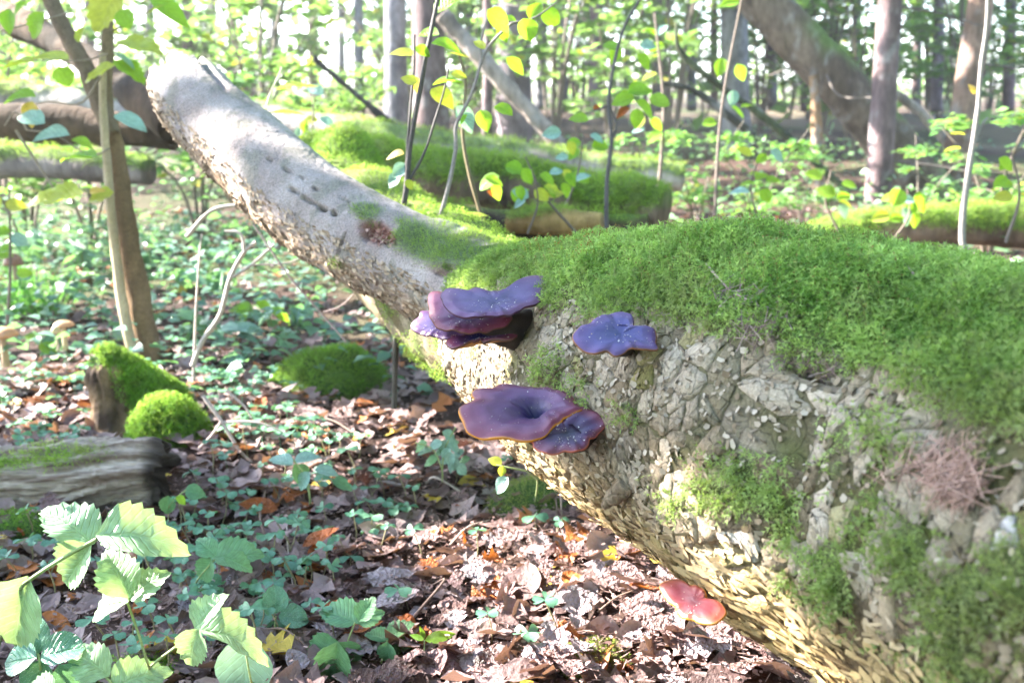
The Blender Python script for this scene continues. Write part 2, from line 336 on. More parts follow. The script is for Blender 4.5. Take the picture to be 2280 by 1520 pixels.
# ------------------------------------------------------------------ leaf and moss prototypes
def leaf_geo(kind, nr=8, seed=0, curl=0.1, fold=0.12, wave=0.03, cols=(-1, 0, 1)):
    """unit leaf along +Y, upper side +Z"""
    r = np.random.default_rng(seed); t = np.linspace(0, 1, nr + 1); c = np.array(cols, float)
    if kind == 'ovate': w = 0.36 * np.sin(math.pi * t ** 0.8) ** 0.85
    elif kind == 'round': w = 0.46 * np.sin(math.pi * t ** 0.9) ** 0.6
    elif kind == 'lance': w = 0.2 * np.sin(math.pi * t ** 0.8) ** 0.9
    elif kind == 'serrate': w = 0.38 * np.sin(math.pi * t ** 0.78) ** 0.8 * (1 + 0.13 * (np.arange(nr + 1) % 2) * 1.0)
    elif kind == 'oak': w = 0.30 * np.sin(math.pi * t ** 1.15) ** 0.55 * (0.8 + 0.42 * np.cos(2 * math.pi * (3.6 * t + r.random()))) + 0.012
    elif kind == 'sorrel': w = 0.55 * np.sin(math.pi / 2 * t ** 0.9) * np.sqrt(np.clip(1 - 0.86 * t ** 7, 0, 1))
    w = np.maximum(w, 0.006)
    U, Tt = np.meshgrid(c, t); Wd = np.repeat(w[:, None], len(c), 1)
    if kind == 'oak': Wd = Wd * (1 + 0.25 * r.normal(size=Wd.shape) * np.abs(U))
    X = U * Wd; Y = Tt.copy()
    if kind == 'sorrel': Y = Tt * (1 - 0.26 * (1 - np.abs(U)) * Tt ** 3)
    if kind == 'serrate': Y = Y - 0.05 * np.abs(U) * (1 - (np.arange(nr + 1) % 2))[:, None]
    Z = fold * np.abs(X) * 1.6 - curl * (Tt ** 2) + wave * vnoise(np.stack([X * 5 + seed, Y * 5, X * 0 + seed * 1.7], -1))
    V = np.stack([X, Y, Z], -1).reshape(-1, 3); k = len(c); i = np.arange(nr)[:, None] * k + np.arange(k - 1)[None]
    Q = np.stack([i, i + 1, i + k + 1, i + k], -1).reshape(-1, 4)
    uv = np.stack([U * 0.5 + 0.5, Tt], -1).reshape(-1, 2)
    return V, Q, uv
def palmate_geo(seed=0, wave=0.05, n=30, curl=0.1):
    r = np.random.default_rng(seed); th = np.linspace(-2.75, 2.75, n)
    R = 0.26 + 0.30 * np.abs(np.cos(th * 1.14)) ** 2.2 + 0.025 * r.normal(size=n)
    o = np.stack([R * np.sin(th), 0.42 + R * np.cos(th)], 1); base = np.array([[0, 0.4]])
    inner = base + (o - base) * 0.5; V2 = np.vstack([base, inner, o])
    Z = wave * vnoise(np.column_stack([V2 * 4, np.full(len(V2), seed * 1.3)])) - curl * np.sum((V2 - base) ** 2, 1)
    V = np.column_stack([V2, Z]); i = np.arange(n - 1)
    T = np.vstack([np.stack([np.zeros(n - 1, int), 1 + i + 1, 1 + i], 1)]); Q = np.stack([1 + i, 2 + i, n + 2 + i, n + 1 + i], 1)
    uv = np.column_stack([V2[:, 0] + 0.5, V2[:, 1]]); return V, T, Q, uv
def leaf_me(name, kind, mat, **k):
    if kind == 'palmate':
        V, T, Q, uv = palmate_geo(k.get('seed', 0), k.get('wave', 0.05), curl=k.get('curl', 0.1)); return mesh_np(name, V, T, Q, mat, None, uv)
    V, Q, uv = leaf_geo(kind, **k); return mesh_np(name, V, None, Q, mat, None, uv)
def q2t(Q): return np.vstack([Q[:, [0, 1, 2]], Q[:, [0, 2, 3]]])

def frond_geo(seed, n=5):
    r = np.random.default_rng(seed); V = []; T = []
    ys = np.linspace(0, 1, n + 1); zs = 0.35 * np.sin(ys * 2.4)
    for k in range(n):
        y0, y1 = ys[k], ys[k + 1]; z0, z1 = zs[k], zs[k + 1]; w = 0.03
        b = len(V); V += [(-w, y0, z0), (w, y0, z0), (0, y1, z1)]; T += [(b, b + 1, b + 2)]
        for s in (-1, 1):
            L = 0.21 * (1 - 0.6 * y0) * r.uniform(0.8, 1.25); b = len(V)
            V += [(0, y0, z0), (s * L, y0 + 0.20, z0 + r.uniform(-0.02, 0.12)), (0, y0 + 0.09, z0 + 0.03)]; T += [(b, b + 1, b + 2)]
    return np.array(V, float), np.array(T)
FR = [frond_geo(s, 4) for s in range(4)]
FRS = [frond_geo(s + 10, 3) for s in range(4)]
def moss_mesh(name, pos, nrm, length, droop=0.25, c_lo=(0.10, 0.24, 0.03), c_hi=(0.24, 0.42, 0.07), c_dry=(0.24, 0.20, 0.08), dry=None, up=0.55, small=False, ns=9.0):
    """one mesh of feathery moss shoots on sampled surface points"""
    n = len(pos); tang = unit(np.cross(nrm, rng.normal(size=(n, 3))))
    Y = unit(nrm * up + tang * 0.75 + np.array([0, 0, -droop]) * (1 - np.clip(nrm[:, 2:3], 0, 1)) + rng.normal(size=(n, 3)) * 0.15)
    L = length * rng.uniform(0.55, 1.25, n); Vs = []; Ts = []; Cs = []; b = 0
    tone = np.clip(0.5 + 0.75 * fbm(pos, ns, 3) + 0.28 * rng.normal(size=n), 0, 1.25); c = mix(c_lo, c_hi, tone)
    dd = (sstep(0.15, 0.5, fbm(pos, ns * 1.7, 3, 31)) * 0.6 if dry is None else dry) + (rng.random(n) < 0.05) * 0.6
    c = mix(c, c_dry, np.clip(dd, 0, 1))
    PR = FRS if small else FR; which = rng.integers(0, len(PR), n)
    for k, (V, T) in enumerate(PR):
        m = which == k
        v, t = merge_instances(V, T, pos[m] - nrm[m] * 0.1 * L[m][:, None], Y[m], nrm[m] + 0.3 * rng.normal(size=(m.sum(), 3)), L[m])
        Vs.append(v); Ts.append(t + b); b += len(v)
        g = (0.9 + 0.2 * V[:, 1])[None, :, None]; Cs.append((c[m][:, None, :] * g).reshape(-1, 3))
    return mesh_np(name, np.vstack(Vs), np.vstack(Ts), None, M_moss, np.vstack(Cs), smooth=False)

# ------------------------------------------------------------------ the fallen tree
def ell(px, py, cx, cy_, rx, ry, ang=0.0, soft=0.5):
    """1 inside an ellipse drawn around a spot of the surface, fading over its rim"""
    c, s_ = math.cos(ang), math.sin(ang); dx, dy = px - cx, py - cy_
    q = np.sqrt(((dx * c + dy * s_) / rx) ** 2 + ((-dx * s_ + dy * c) / ry) ** 2)
    return 1 - sstep(1 - soft, 1 + soft, q)
def sample_surf(s, n, dens):
    """n random points of the surface, weighted; returns float grid indices"""
    e1 = np.linalg.norm(np.diff(s.pos, axis=0), axis=2); e2 = np.linalg.norm(np.roll(s.pos, -1, 1) - s.pos, axis=2)[:-1]
    w = (e1 * e2 * dens[:-1]).ravel(); cs = np.cumsum(w); k = np.searchsorted(cs, rng.random(n) * cs[-1]); k = np.clip(k, 0, len(w) - 1)
    return k // s.nph + rng.random(n), k % s.nph + rng.random(n)
tree = thing('fallen_tree', 'mossy fallen tree trunk with flaking bark, carrying dark purple bracket fungi', 'fallen tree', (0.3, 1.0, 0.1))

tr_pts = [np.append(P(1105, 712, 1.57), 0.092), np.append(P(1145, 748, 1.50), 0.111), np.append(P(1200, 771, 1.43), 0.1305), np.append(P(1375, 845, 1.25), 0.153),
          np.append(P(1620, 916, 1.08), 0.172), np.append(P(1900, 1031, 0.95), 0.183), np.append(P(2190, 1148, 0.85), 0.1906),
          np.array([0.511, 0.45, 0.427, 0.1906]), np.array([0.651, 0.0, 0.397, 0.196]), np.array([0.8, -0.6, 0.34, 0.22]), np.array([0.9, -1.05, 0.27, 0.28])]
moss_line_x = [900, 1180, 1230, 1300, 1400, 1480, 1560, 1650, 1750, 1850, 2000, 2150, 2280, 2600]
moss_line_y = [640, 648, 660, 690, 700, 705, 725, 752, 765, 805, 850, 910, 960, 1050]
def trunk_moss(s, pos):
    px, py, d = proj(pos); y0 = np.interp(px, moss_line_x, moss_line_y)
    wob = 38 * fbm(pos, 22, 3) + 25 * fbm(pos, 60, 2)
    m = sstep(28, -28, py - y0 + wob)
    hid = (s.phi[None, :] < 0.1) * (s.phi[None, :] > -2.3) * sstep(1150, 1230, px)
    m = np.maximum(m, hid); vis = s.phi[None, :] > 0.0
    for e in ((1235, 815, 22, 40, 0.3), (1285, 885, 22, 45, 0.5), (1395, 905, 26, 14, 0.2), (1660, 1050, 40, 26, 0.4)):
        m = np.maximum(m, 0.75 * ell(px, py, *e) * vis)
    # loose shoots lower down on the thicker end
    pat = 0
    for e in ((1700, 1090, 130, 60, 0.5), (1840, 1110, 150, 90, 0.5), (1780, 1230, 110, 70, 0.6), (2010, 1020, 160, 90, 0.4), (2130, 1180, 190, 170, 0.3), (1950, 1330, 190, 70, 0.5), (2200, 1400, 140, 170, 0.3), (1590, 1090, 60, 30, 0.6), (1500, 1090, 50, 22, 0.7)):
        pat = np.maximum(pat, ell(px, py, *e))
    m = np.maximum(m, pat * sstep(-0.25, 0.15, fbm(pos, 26, 3, 3)) * 0.8 * vis)
    bare = 0
    for e in ((1790, 815, 70, 26, 0.4), (1990, 890, 90, 40, 0.3), (1700, 790, 40, 18, 0.3), (2130, 1050, 90, 50, 0.3)):
        bare = np.maximum(bare, ell(px, py, *e))
    return m * (1 - 0.9 * bare * vis)
def trunk_disp(s, pos, n0):
    m = trunk_moss(s, pos); s.moss = m; px, py, d = proj(pos)
    h = 0.008 * fbm(pos, 9, 2) + 0.003 * fbm(pos, 40, 3) + m * (0.004 + 0.014 * np.clip(fbm(pos, 19, 2) + 0.3, 0, 1))
    # the swelling of moss over the top, the hollow in the bark and the long split low on the side
    h += 0.006 * ell(px, py, 1500, 560, 190, 90, 0.1) * (s.phi[None, :] < 1.2)
    h -= 0.03 * ell(px, py, 1800, 822, 52, 17, 0.3) * (s.phi[None, :] > 0)
    sp = np.interp(px, [1530, 1560, 1600, 1650], [1205, 1222, 1220, 1218]); vis = (s.phi[None, :] > 0) & (px > 1532) & (px < 1650)
    h -= 0.02 * np.exp(-((py - sp) / 7.0) ** 2) * vis
    return h
trunk_s = Surf(tr_pts, 430, 190, trunk_disp)
px, py, _ = proj(trunk_s.pos); fb = fbm(trunk_s.pos, 20, 3)
tc = mix((0.12, 0.09, 0.06), (0.29, 0.24, 0.19), np.clip(0.5 + fb, 0, 1))
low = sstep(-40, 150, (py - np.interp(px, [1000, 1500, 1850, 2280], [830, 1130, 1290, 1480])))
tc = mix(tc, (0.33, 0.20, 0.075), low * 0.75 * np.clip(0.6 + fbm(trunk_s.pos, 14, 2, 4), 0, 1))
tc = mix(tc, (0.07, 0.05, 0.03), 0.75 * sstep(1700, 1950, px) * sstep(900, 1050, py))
tc = mix(tc, (0.08, 0.075, 0.025), 0.7 * sstep(0.05, 0.35, fbm(trunk_s.pos, 15, 3, 8)))
tc = mix(tc, (0.085, 0.13, 0.03), 0.9 * trunk_s.moss)
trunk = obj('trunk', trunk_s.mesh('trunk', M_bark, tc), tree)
# moss carpet on the trunk: feathery shoots
d_ = np.clip(trunk_s.moss, 0, 1) ** 1.3
pxg, pyg, dg = proj(trunk_s.pos)
seen = (pxg > 850) & (pxg < 2700) & (trunk_s.phi[None, :] > -1.1) & (trunk_s.S[:, None] < trunk_s.S[-1] * 0.52)
fi, fj = sample_surf(trunk_s, 48000, d_ * np.where(seen, 1.0, 0.0))
pp, nn = trunk_s.at(fi, fj), unit(trunk_s.at(fi, fj, trunk_s.nrm))
lowm = trunk_s.at(fi, fj, trunk_s.moss[..., None])[:, 0]
ppx, ppy, ppd = proj(pp)
edge = 0.5 * sstep(0.2, 0.45, fbm(pp, 40, 2, 77)) + sstep(-90, 25, ppy - np.interp(ppx, moss_line_x, moss_line_y)) * 0.45 + 0.45 * sstep(0.25, 0.5, fbm(pp, 14, 3, 31)) + 0.3 * sstep(1900, 2200, ppx) * sstep(700, 900, ppy)
mo = obj('moss_carpet', moss_mesh('moss_carpet', pp, nn, 0.019, up=0.5, dry=np.clip(edge, 0, 0.85), c_lo=(0.06, 0.16, 0.025), c_hi=(0.42, 0.58, 0.18), c_dry=(0.27, 0.27, 0.12), ns=22.0), trunk, kind='stuff')
mo['label'] = 'bright green feathery moss over the top of the trunk'
# rusty spore stalks standing over the moss
k = rng.choice(np.nonzero((ppx > 1150) & (ppx < 2000) & (nn[:, 2] > 0.55))[0], 1500); b0 = pp[k] + nn[k] * 0.006
st_y = unit(nn[k] * 0.6 + np.array([0, 0, 0.9]) + 0.25 * rng.normal(size=(len(k), 3))); SV = np.array([(-0.02, 0, 0), (0.02, 0, 0), (0.0, 0.9, 0.05), (0.05, 0.88, 0.05), (0.13, 0.92, 0.07), (0.06, 1.0, 0.07)]); ST = np.array([(0, 1, 2), (2, 3, 4), (2, 4, 5)])
rx_ = ell(ppx[k], ppy[k], 1240, 555, 90, 60, 0)
v, t = merge_instances(SV, ST, b0, st_y, rng.normal(size=(len(k), 3)), rng.uniform(0.008, 0.018, len(k)))
cc = np.repeat(mix((0.20, 0.14, 0.05), (0.36, 0.13, 0.03), rx_), len(SV), 0)
obj('spore_stalks', mesh_np('spore_stalks', v, t, None, M_duff, cc), trunk, kind='stuff')

# bark plates: irregular cells of the bare bark, each a piece of its own
def clip_poly(poly, n, c):
    out = []
    for i in range(len(poly)):
        a, b = poly[i], poly[(i + 1) % len(poly)]; da, db = a @ n - c, b @ n - c
        if da <= 0: out.append(a)
        if (da < 0) != (db < 0) and abs(da - db) > 1e-12: out.append(a + (b - a) * (da / (da - db)))
    return out
def plates_for(s, S0, S1, f0, f1, dS, dA, keep, Rm):
    """Voronoi cells over the unrolled surface; yields (polygon in (S, A))"""
    seeds = []
    for i in range(int((S1 - S0) / dS)):
        for j in range(int((f1 - f0) * Rm / dA)):
            if random.random() < 0.38: continue
            seeds.append((S0 + (i + random.uniform(-0.1, 1.1)) * dS, f0 * Rm + (j + 0.5 * (i % 2) + random.uniform(-0.1, 1.1)) * dA))
    seeds = np.array(seeds); res = []
    for a in seeds:
        if not keep(a[0], a[1] / Rm): continue
        poly = [a + np.array(o) for o in ((-2.6 * dS, -2.6 * dA), (2.6 * dS, -2.6 * dA), (2.6 * dS, 2.6 * dA), (-2.6 * dS, 2.6 * dA))]
        d = seeds - a; q = np.nonzero((np.abs(d[:, 0]) < 4.2 * dS) & (np.abs(d[:, 1]) < 4.2 * dA))[0]
        for b in seeds[q]:
            n = b - a; L = np.hypot(*n)
            if L < 1e-6: continue
            poly = clip_poly(poly, n / L, (a @ n + b @ n) / 2 / L)
            if len(poly) < 3: break
        if len(poly) >= 3: res.append(np.array(poly))
    return res
def plate_geo(s, poly, Rm, h, tilt, gap, step, rough):
    c = poly.mean(0); pts = []
    for i in range(len(poly)):
        a, b = poly[i], poly[(i + 1) % len(poly)]; m = max(1, min(4, int(np.linalg.norm(b - a) / step))); nn_ = np.array([-(b - a)[1], (b - a)[0]]) / max(np.linalg.norm(b - a), 1e-6)
        for q in range(m): pts.append(a + (b - a) * (q + random.uniform(-0.2, 0.2) * (q > 0)) / m + nn_ * random.gauss(0, 0.0011) * (q > 0))
    pts = np.array(pts); pts = pts[::2] if len(pts) > 20 else pts; dd = pts - c; L = np.linalg.norm(dd, axis=1, keepdims=True)
    pts = pts - dd / np.maximum(L, 1e-6) * np.minimum(gap + rough * np.abs(rng.normal(size=L.shape)), L * 0.4)
    n = len(pts); inn = c + (pts - c) * (0.94 + 0.02 * rng.normal(size=(n, 1))); uvs = np.vstack([pts, inn, c[None]])
    hh = np.concatenate([np.full(n, -0.0022) + (pts - c) @ tilt * 0.9, h * (0.75 + 0.4 * rng.random(n)) + (inn - c) @ tilt, [h * random.uniform(0.6, 1.2)]])
    fi = np.interp(uvs[:, 0], s.S, np.arange(s.ns)); fj = (uvs[:, 1] / Rm + math.pi) / (2 * math.pi) * s.nph
    V = s.at(fi, fj) + unit(s.at(fi, fj, s.n0)) * hh[:, None]
    i = np.arange(n); k = (i + 1) % n
    return V, np.stack([n + i, n + k, np.full(n, 2 * n)], 1), np.stack([i, k, n + k, n + i], 1), c
RM = 0.155
def grid_ij(s, S, f): return int(np.clip(np.interp(S, s.S, np.arange(s.ns)), 0, s.ns - 1)), int((f + math.pi) / (2 * math.pi) * s.nph) % s.nph
def keep_plate(S, f):
    i, j = grid_ij(trunk_s, S, f)
    if trunk_s.moss[i, j] > 0.62: return False
    x, y = pxg[i, j], pyg[i, j]
    if not (900 < x < 2480 and 500 < y < 1760): return False
    if 1030 < x < 1190 and 640 < y < 870: return random.random() < 0.25
    return random.random() < (0.5 if x > 1820 and y > 940 else 0.94)
cells = plates_for(trunk_s, 0.05, 1.5, 0.1, 2.75, 0.0215, 0.0160, keep_plate, RM)
geo = []
for poly in cells:
    c = poly.mean(0); i, j = grid_ij(trunk_s, c[0], c[1] / RM); x, y = pxg[i, j], pyg[i, j]
    lowp = float(low[i, j]); d0 = float(dg[i, j])
    t_ = np.array([random.gauss(0, 0.035), random.gauss(0.02, 0.05)])
    V, T, Q, c = plate_geo(trunk_s, poly, RM, random.uniform(0.0010, 0.0022) + 0.0015 * (random.random() < 0.15), t_, random.uniform(0.0002, 0.0007), 0.0045, 0.0004)
    hue, hu2 = float(fbm(trunk_s.pos[i, j], 13, 3, 2)), float(fbm(trunk_s.pos[i, j], 30, 2, 12))
    col = mix((0.22, 0.165, 0.105), (0.46, 0.385, 0.30), np.array(np.clip(0.5 + 0.9 * hue + random.gauss(0, 0.16), 0, 1)))
    if hu2 > 0.28: col = mix(col, (0.24, 0.22, 0.07), np.array(0.65))
    elif hu2 < -0.38: col = mix(col, (0.15, 0.13, 0.08), np.array(0.7))
    if random.random() < 0.06 and np.ptp(poly, axis=0).max() < 0.03: col = np.array((0.52, 0.48, 0.45)) * random.uniform(0.85, 1.05)
    col = mix(col, np.array((0.42, 0.28, 0.11)) * random.uniform(0.6, 1.2), np.array(lowp * 0.75))
    area = np.linalg.norm(V[len(V) // 3:2 * len(V) // 3].max(0) - V[len(V) // 3:2 * len(V) // 3].min(0)) / d0
    fac = float(np.dot(trunk_s.nrm[i, j], unit(np.array([0, 0, CAM_Z]) - trunk_s.pos[i, j]))); infr = 0 <= x <= 2280 and y < 1540
    geo.append((area * max(fac, 0) * infr, V, T, Q, col))
geo.sort(key=lambda g: -g[0])
for g in geo[:290]:
    obj('bark_plate', mesh_np('bark_plate', g[1], g[2], g[3], M_plate, np.tile(g[4], (len(g[1]), 1)), smooth=False), trunk)
Vs, Ts, Qs, Cs, b = [], [], [], [], 0
for g in geo[290:]:
    Vs.append(g[1]); Ts.append(g[2] + b); Qs.append(g[3] + b); Cs.append(np.tile(g[4], (len(g[1]), 1))); b += len(g[1])
if Vs: obj('bark_crumbs', mesh_np('bark_crumbs', np.vstack(Vs), np.vstack(Ts), np.vstack(Qs), M_plate, np.vstack(Cs), smooth=False), trunk, kind='stuff')
# small loose flakes and fibres all over the bare bark
bare = (1 - trunk_s.moss) * seen * (trunk_s.phi[None, :] > 0.1)
fi, fj = sample_surf(trunk_s, 6000, bare); pp, nn = trunk_s.at(fi, fj), unit(trunk_s.at(fi, fj, trunk_s.nrm)); ax_ = trunk_s.at(fi, fj, np.repeat(trunk_s.a[:, None], trunk_s.nph, 1))
FV = np.array([(-0.5, -0.6, 0), (0.4, -0.5, 0.1), (0.6, 0.2, 0.15), (0.1, 0.7, 0.25), (-0.5, 0.4, 0.1)]); FT = np.array([(0, 1, 2), (0, 2, 3), (0, 3, 4)])
lw = trunk_s.at(fi, fj, low[..., None])[:, 0]
sc = np.stack([rng.uniform(0.0015, 0.006, len(pp)), rng.uniform(0.002, 0.007, len(pp)) * (1 + 2.2 * lw), rng.uniform(0.0005, 0.003, len(pp))], 1)
v, t = merge_instances(FV, FT, pp + nn * rng.uniform(0.001, 0.0042, len(pp))[:, None], ax_ + 0.5 * (1 - 0.7 * lw[:, None]) * rng.normal(size=pp.shape), nn + 0.3 * rng.normal(size=pp.shape), sc)
c = mix((0.14, 0.10, 0.06), (0.40, 0.34, 0.27), rng.random(len(pp))); c = mix(c, np.array((0.46, 0.32, 0.14))[None] * rng.uniform(0.6, 1.2, (len(pp), 1)), lw * 0.8)
obj('bark_dust', mesh_np('bark_dust', v, t, None, M_duff, np.repeat(c, len(FV), 0), smooth=False), trunk, kind='stuff')
def surf_d(x, y):
    r = []
    for s in (trunk_s, globals().get('limb_s')):
        if s is None: continue
        a, b, d = proj(s.pos); m = np.hypot(a - x, b - y) < 12
        if m.any(): r.append(d[m].min())
    return min(r) if r else 1.4
# broken twig stub on the lower side
q0, q1 = P(1395, 1078, surf_d(1395, 1078) + 0.005), P(1345, 1128, surf_d(1360, 1100) - 0.02)
stub = Surf([np.append(q0, 0.010), np.append((q0 + q1) / 2, 0.0085), np.append(q1, 0.004)], 30, 14, lambda s, p, n: 0.0025 * fbm(p * np.array([1, 1, 1]), 160, 2))
obj('twig_stub', stub.mesh('twig_stub', M_bark, mix((0.16, 0.11, 0.07), (0.32, 0.25, 0.18), np.clip(0.5 + fbm(stub.pos, 90, 2), 0, 1))), trunk)

# the broken limb that rises from the trunk
lb_pts = [np.append(P(412, 200, 2.10), 0.076), np.append(P(462, 255, 2.03), 0.083), np.append(P(560, 350, 1.93), 0.086), np.append(P(640, 422, 1.86), 0.087),
          np.append(P(720, 482, 1.80), 0.087), np.append(P(820, 540, 1.73), 0.084), np.append(P(920, 588, 1.67), 0.083), np.append(P(1005, 630, 1.62), 0.084), np.append(P(1110, 690, 1.55), 0.095), np.append(P(1210, 745, 1.47), 0.10)]
HOLES = [(690, 447, 20, 4, 0.45, 0.012), (715, 462, 12, 6, 0.4, 0.02), (742, 474, 7, 5, 0.4, 0.018), (655, 425, 12, 4, 0.4, 0.012), (672, 396, 9, 3, 0.5, 0.008), (600, 355, 7, 3, 0.5, 0.006), (640, 380, 10, 3, 0.5, 0.008),
         (838, 518, 34, 20, 0.35, 0.02), (760, 545, 3, 26, 0.35, 0.008), (570, 455, 6, 5, 0, 0.015), (545, 490, 5, 4, 0, 0.012), (985, 610, 24, 5, 0.1, 0.008), (1000, 598, 10, 5, 0.3, 0.008), (930, 650, 20, 5, 0.35, 0.008), (702, 420, 8, 3, 0.6, 0.01), (770, 445, 10, 3, 0.5, 0.006)]
def limb_moss(s, pos):
    px, py, d = proj(pos); vis = s.phi[None, :] > -0.6
    m = 0
    for e in ((1060, 560, 130, 48, 0.30), (950, 545, 110, 38, 0.42), (818, 470, 34, 20, 0.2), (1150, 600, 90, 60, 0.2), (1180, 640, 70, 50, 0), (745, 580, 16, 12, 0.4), (1120, 640, 50, 20, 0.1)):
        m = np.maximum(m, ell(px, py, *e))
    m = m * sstep(-0.45, 0.0, fbm(pos, 24, 3, 2)) * vis
    hid = sstep(-0.5, -1.0, s.phi)[None, :] * sstep(780, 900, px) * sstep(-2.6, -2.2, s.phi)[None, :]
    return np.maximum(m, hid)
def limb_disp(s, pos, n0):
    px, py, d = proj(pos); m = limb_moss(s, pos); s.moss = m
    h = 0.006 * fbm(pos, 11, 2) + 0.0018 * fbm(pos, 45, 3) + 0.0009 * vnoise(pos * 210) + m * (0.003 + 0.007 * np.clip(fbm(pos, 18, 2) + 0.4, 0, 1))
    vis = s.phi[None, :] > -0.3; s.hole = np.zeros_like(h)
    for (x, y, rx, ry, a, dep) in HOLES:
        wob = 1 + 0.6 * fbm(pos, 90, 2, x); e = ell(px, py, x, y, rx * wob, ry * wob, a, 0.35) * vis; s.hole = np.maximum(s.hole, e); h -= dep * e
    # ragged lower side and long splits towards the broken end
    under = sstep(1.5, 2.0, s.phi)[None, :] * sstep(3.1, 2.6, s.phi)[None, :]
    h += under * (0.008 * fbm(pos * np.array([1, 1, 1]), 30, 3) - 0.004)
    g = np.exp(-((s.phi[None, :] + 0.05 - 0.25 * vnoise(np.stack([s.S * 9, s.S * 0, s.S * 0], -1))[:, None]) / 0.09) ** 2) * sstep(0.24, 0.05, s.S)[:, None]
    h -= 0.022 * g
    return h
limb_s = Surf(lb_pts, 370, 200, limb_disp)
rag = 0.035 * fbm(np.stack([np.cos(limb_s.phi) * 1.6, np.sin(limb_s.phi) * 1.6, limb_s.phi * 0], -1), 1.7, 3, 4) + 0.02 * vnoise(np.stack([limb_s.phi * 4, limb_s.phi * 0, limb_s.phi * 0], -1))
for i in range(14):
    limb_s.pos[i] -= limb_s.a[0] * (rag * (1 - i / 14.0) + 0.004)[:, None]
px, py, _ = proj(limb_s.pos); fbl = fbm(limb_s.pos, 16, 3)
lc = mix((0.28, 0.225, 0.215), (0.42, 0.36, 0.35), np.clip(0.5 + fbl, 0, 1))
lc = mix(lc, (0.20, 0.185, 0.15), 0.65 * sstep(0.05, 0.4, fbm(limb_s.pos, 30, 3, 6)))
lc = mix(lc, (0.25, 0.28, 0.21), 0.7 * sstep(-0.05, -0.6, limb_s.phi)[None, :] * np.clip(0.7 + fbm(limb_s.pos, 12, 2, 3), 0, 1))
lc = mix(lc, (0.30, 0.19, 0.10), 0.75 * sstep(1.55, 2.0, limb_s.phi)[None, :] * np.clip(0.7 + fbm(limb_s.pos, 25, 2, 1), 0, 1))
lc = mix(lc, (0.27, 0.12, 0.10), 0.9 * ell(px, py, 838, 518, 40, 24, 0.35) * (limb_s.phi[None, :] > -0.3))
lc = mix(lc, (0.24, 0.12, 0.11), 0.6 * ell(px, py, 1000, 605, 40, 16, 0.2) * (limb_s.phi[None, :] > -0.3))
lc = mix(lc, (0.07, 0.12, 0.03), 0.85 * limb_s.moss)
limb_s.c[0] += limb_s.a[0] * 0.05
limb = obj('broken_limb', limb_s.mesh('broken_limb', M_wood, lc, cap_col=(0.2, 0.14, 0.1)), tree)
limb['label'] = 'grey barkless broken limb with wormholes, rising from the trunk'
fi, fj = sample_surf(limb_s, 17000, np.clip(limb_s.moss, 0, 1) ** 1.5); pp, nn = limb_s.at(fi, fj), unit(limb_s.at(fi, fj, limb_s.nrm))
obj('moss_carpet', moss_mesh('moss_carpet', pp, nn, 0.0085, small=True, c_lo=(0.12, 0.20, 0.035), c_hi=(0.30, 0.40, 0.085), c_dry=(0.27, 0.22, 0.09), up=0.8), limb, kind='stuff')
# splinters under the limb and crumbs in the red hollow
und = (limb_s.phi[None, :] > 1.3) * (limb_s.phi[None, :] < 2.9) * np.ones((limb_s.ns, 1)); fi, fj = sample_surf(limb_s, 2600, und)
pp, nn = limb_s.at(fi, fj), unit(limb_s.at(fi, fj, limb_s.nrm)); ax_ = limb_s.at(fi, fj, np.repeat(limb_s.a[:, None], limb_s.nph, 1))
sc = np.stack([rng.uniform(0.002, 0.005, len(pp)), rng.uniform(0.006, 0.018, len(pp)), rng.uniform(0.004, 0.012, len(pp))], 1)
v, t = merge_instances(FV, FT, pp, ax_ + 0.25 * rng.normal(size=pp.shape), nn + 0.5 * rng.normal(size=pp.shape), sc)
obj('splinters', mesh_np('splinters', v, t, None, M_duff, np.repeat(mix((0.2, 0.13, 0.08), (0.42, 0.33, 0.25), rng.random(len(pp))), len(FV), 0), smooth=False), limb, kind='stuff')
hol = ell(px, py, 848, 524, 26, 15, 0.35) * (limb_s.phi[None, :] > -0.3); fi, fj = sample_surf(limb_s, 260, hol); pp, nn = limb_s.at(fi, fj), unit(limb_s.at(fi, fj, limb_s.nrm))
v, t = merge_instances(FV, FT, pp + nn * 0.002, rng.normal(size=pp.shape), nn + rng.normal(size=pp.shape), rng.uniform(0.003, 0.006, len(pp)))
obj('rot_crumbs', mesh_np('rot_crumbs', v, t, None, M_duff, np.repeat(mix((0.25, 0.10, 0.08), (0.55, 0.36, 0.32), rng.random(len(pp))), len(FV), 0), smooth=False), limb, kind='stuff')

# the second stem, lying away behind the limb
st_pts = [np.append(P(1150, 735, 1.58), 0.12), np.append(P(1050, 680, 1.76), 0.125), np.append(P(945, 610, 2.0), 0.128), np.append(P(865, 552, 2.2), 0.126), np.append(P(795, 500, 2.42), 0.13),
          np.append(P(720, 450, 2.68), 0.135), np.append(P(640, 420, 2.95), 0.12), np.append(P(560, 400, 3.2), 0.10)]
def stem_disp(s, pos, n0):
    m = sstep(-0.25, 0.35, n0[..., 2] + 0.9 * fbm(pos, 9, 3)); px, py, d = proj(pos)
    m = np.maximum(m, 0.9 * ell(px, py, 965, 790, 75, 60, 0.6) * sstep(-0.25, 0.15, fbm(pos, 16, 2)))
    m *= 1 - 0.9 * ell(px, py, 1050, 830, 45, 60, 0.3); s.moss = m
    return 0.014 * fbm(pos, 7, 2) + 0.006 * fbm(pos, 35, 3) + m * 0.012 * np.clip(fbm(pos, 15, 2) + 0.5, 0, 1)
stem_s = Surf(st_pts, 220, 110, stem_disp); f2 = fbm(stem_s.pos, 20, 3)
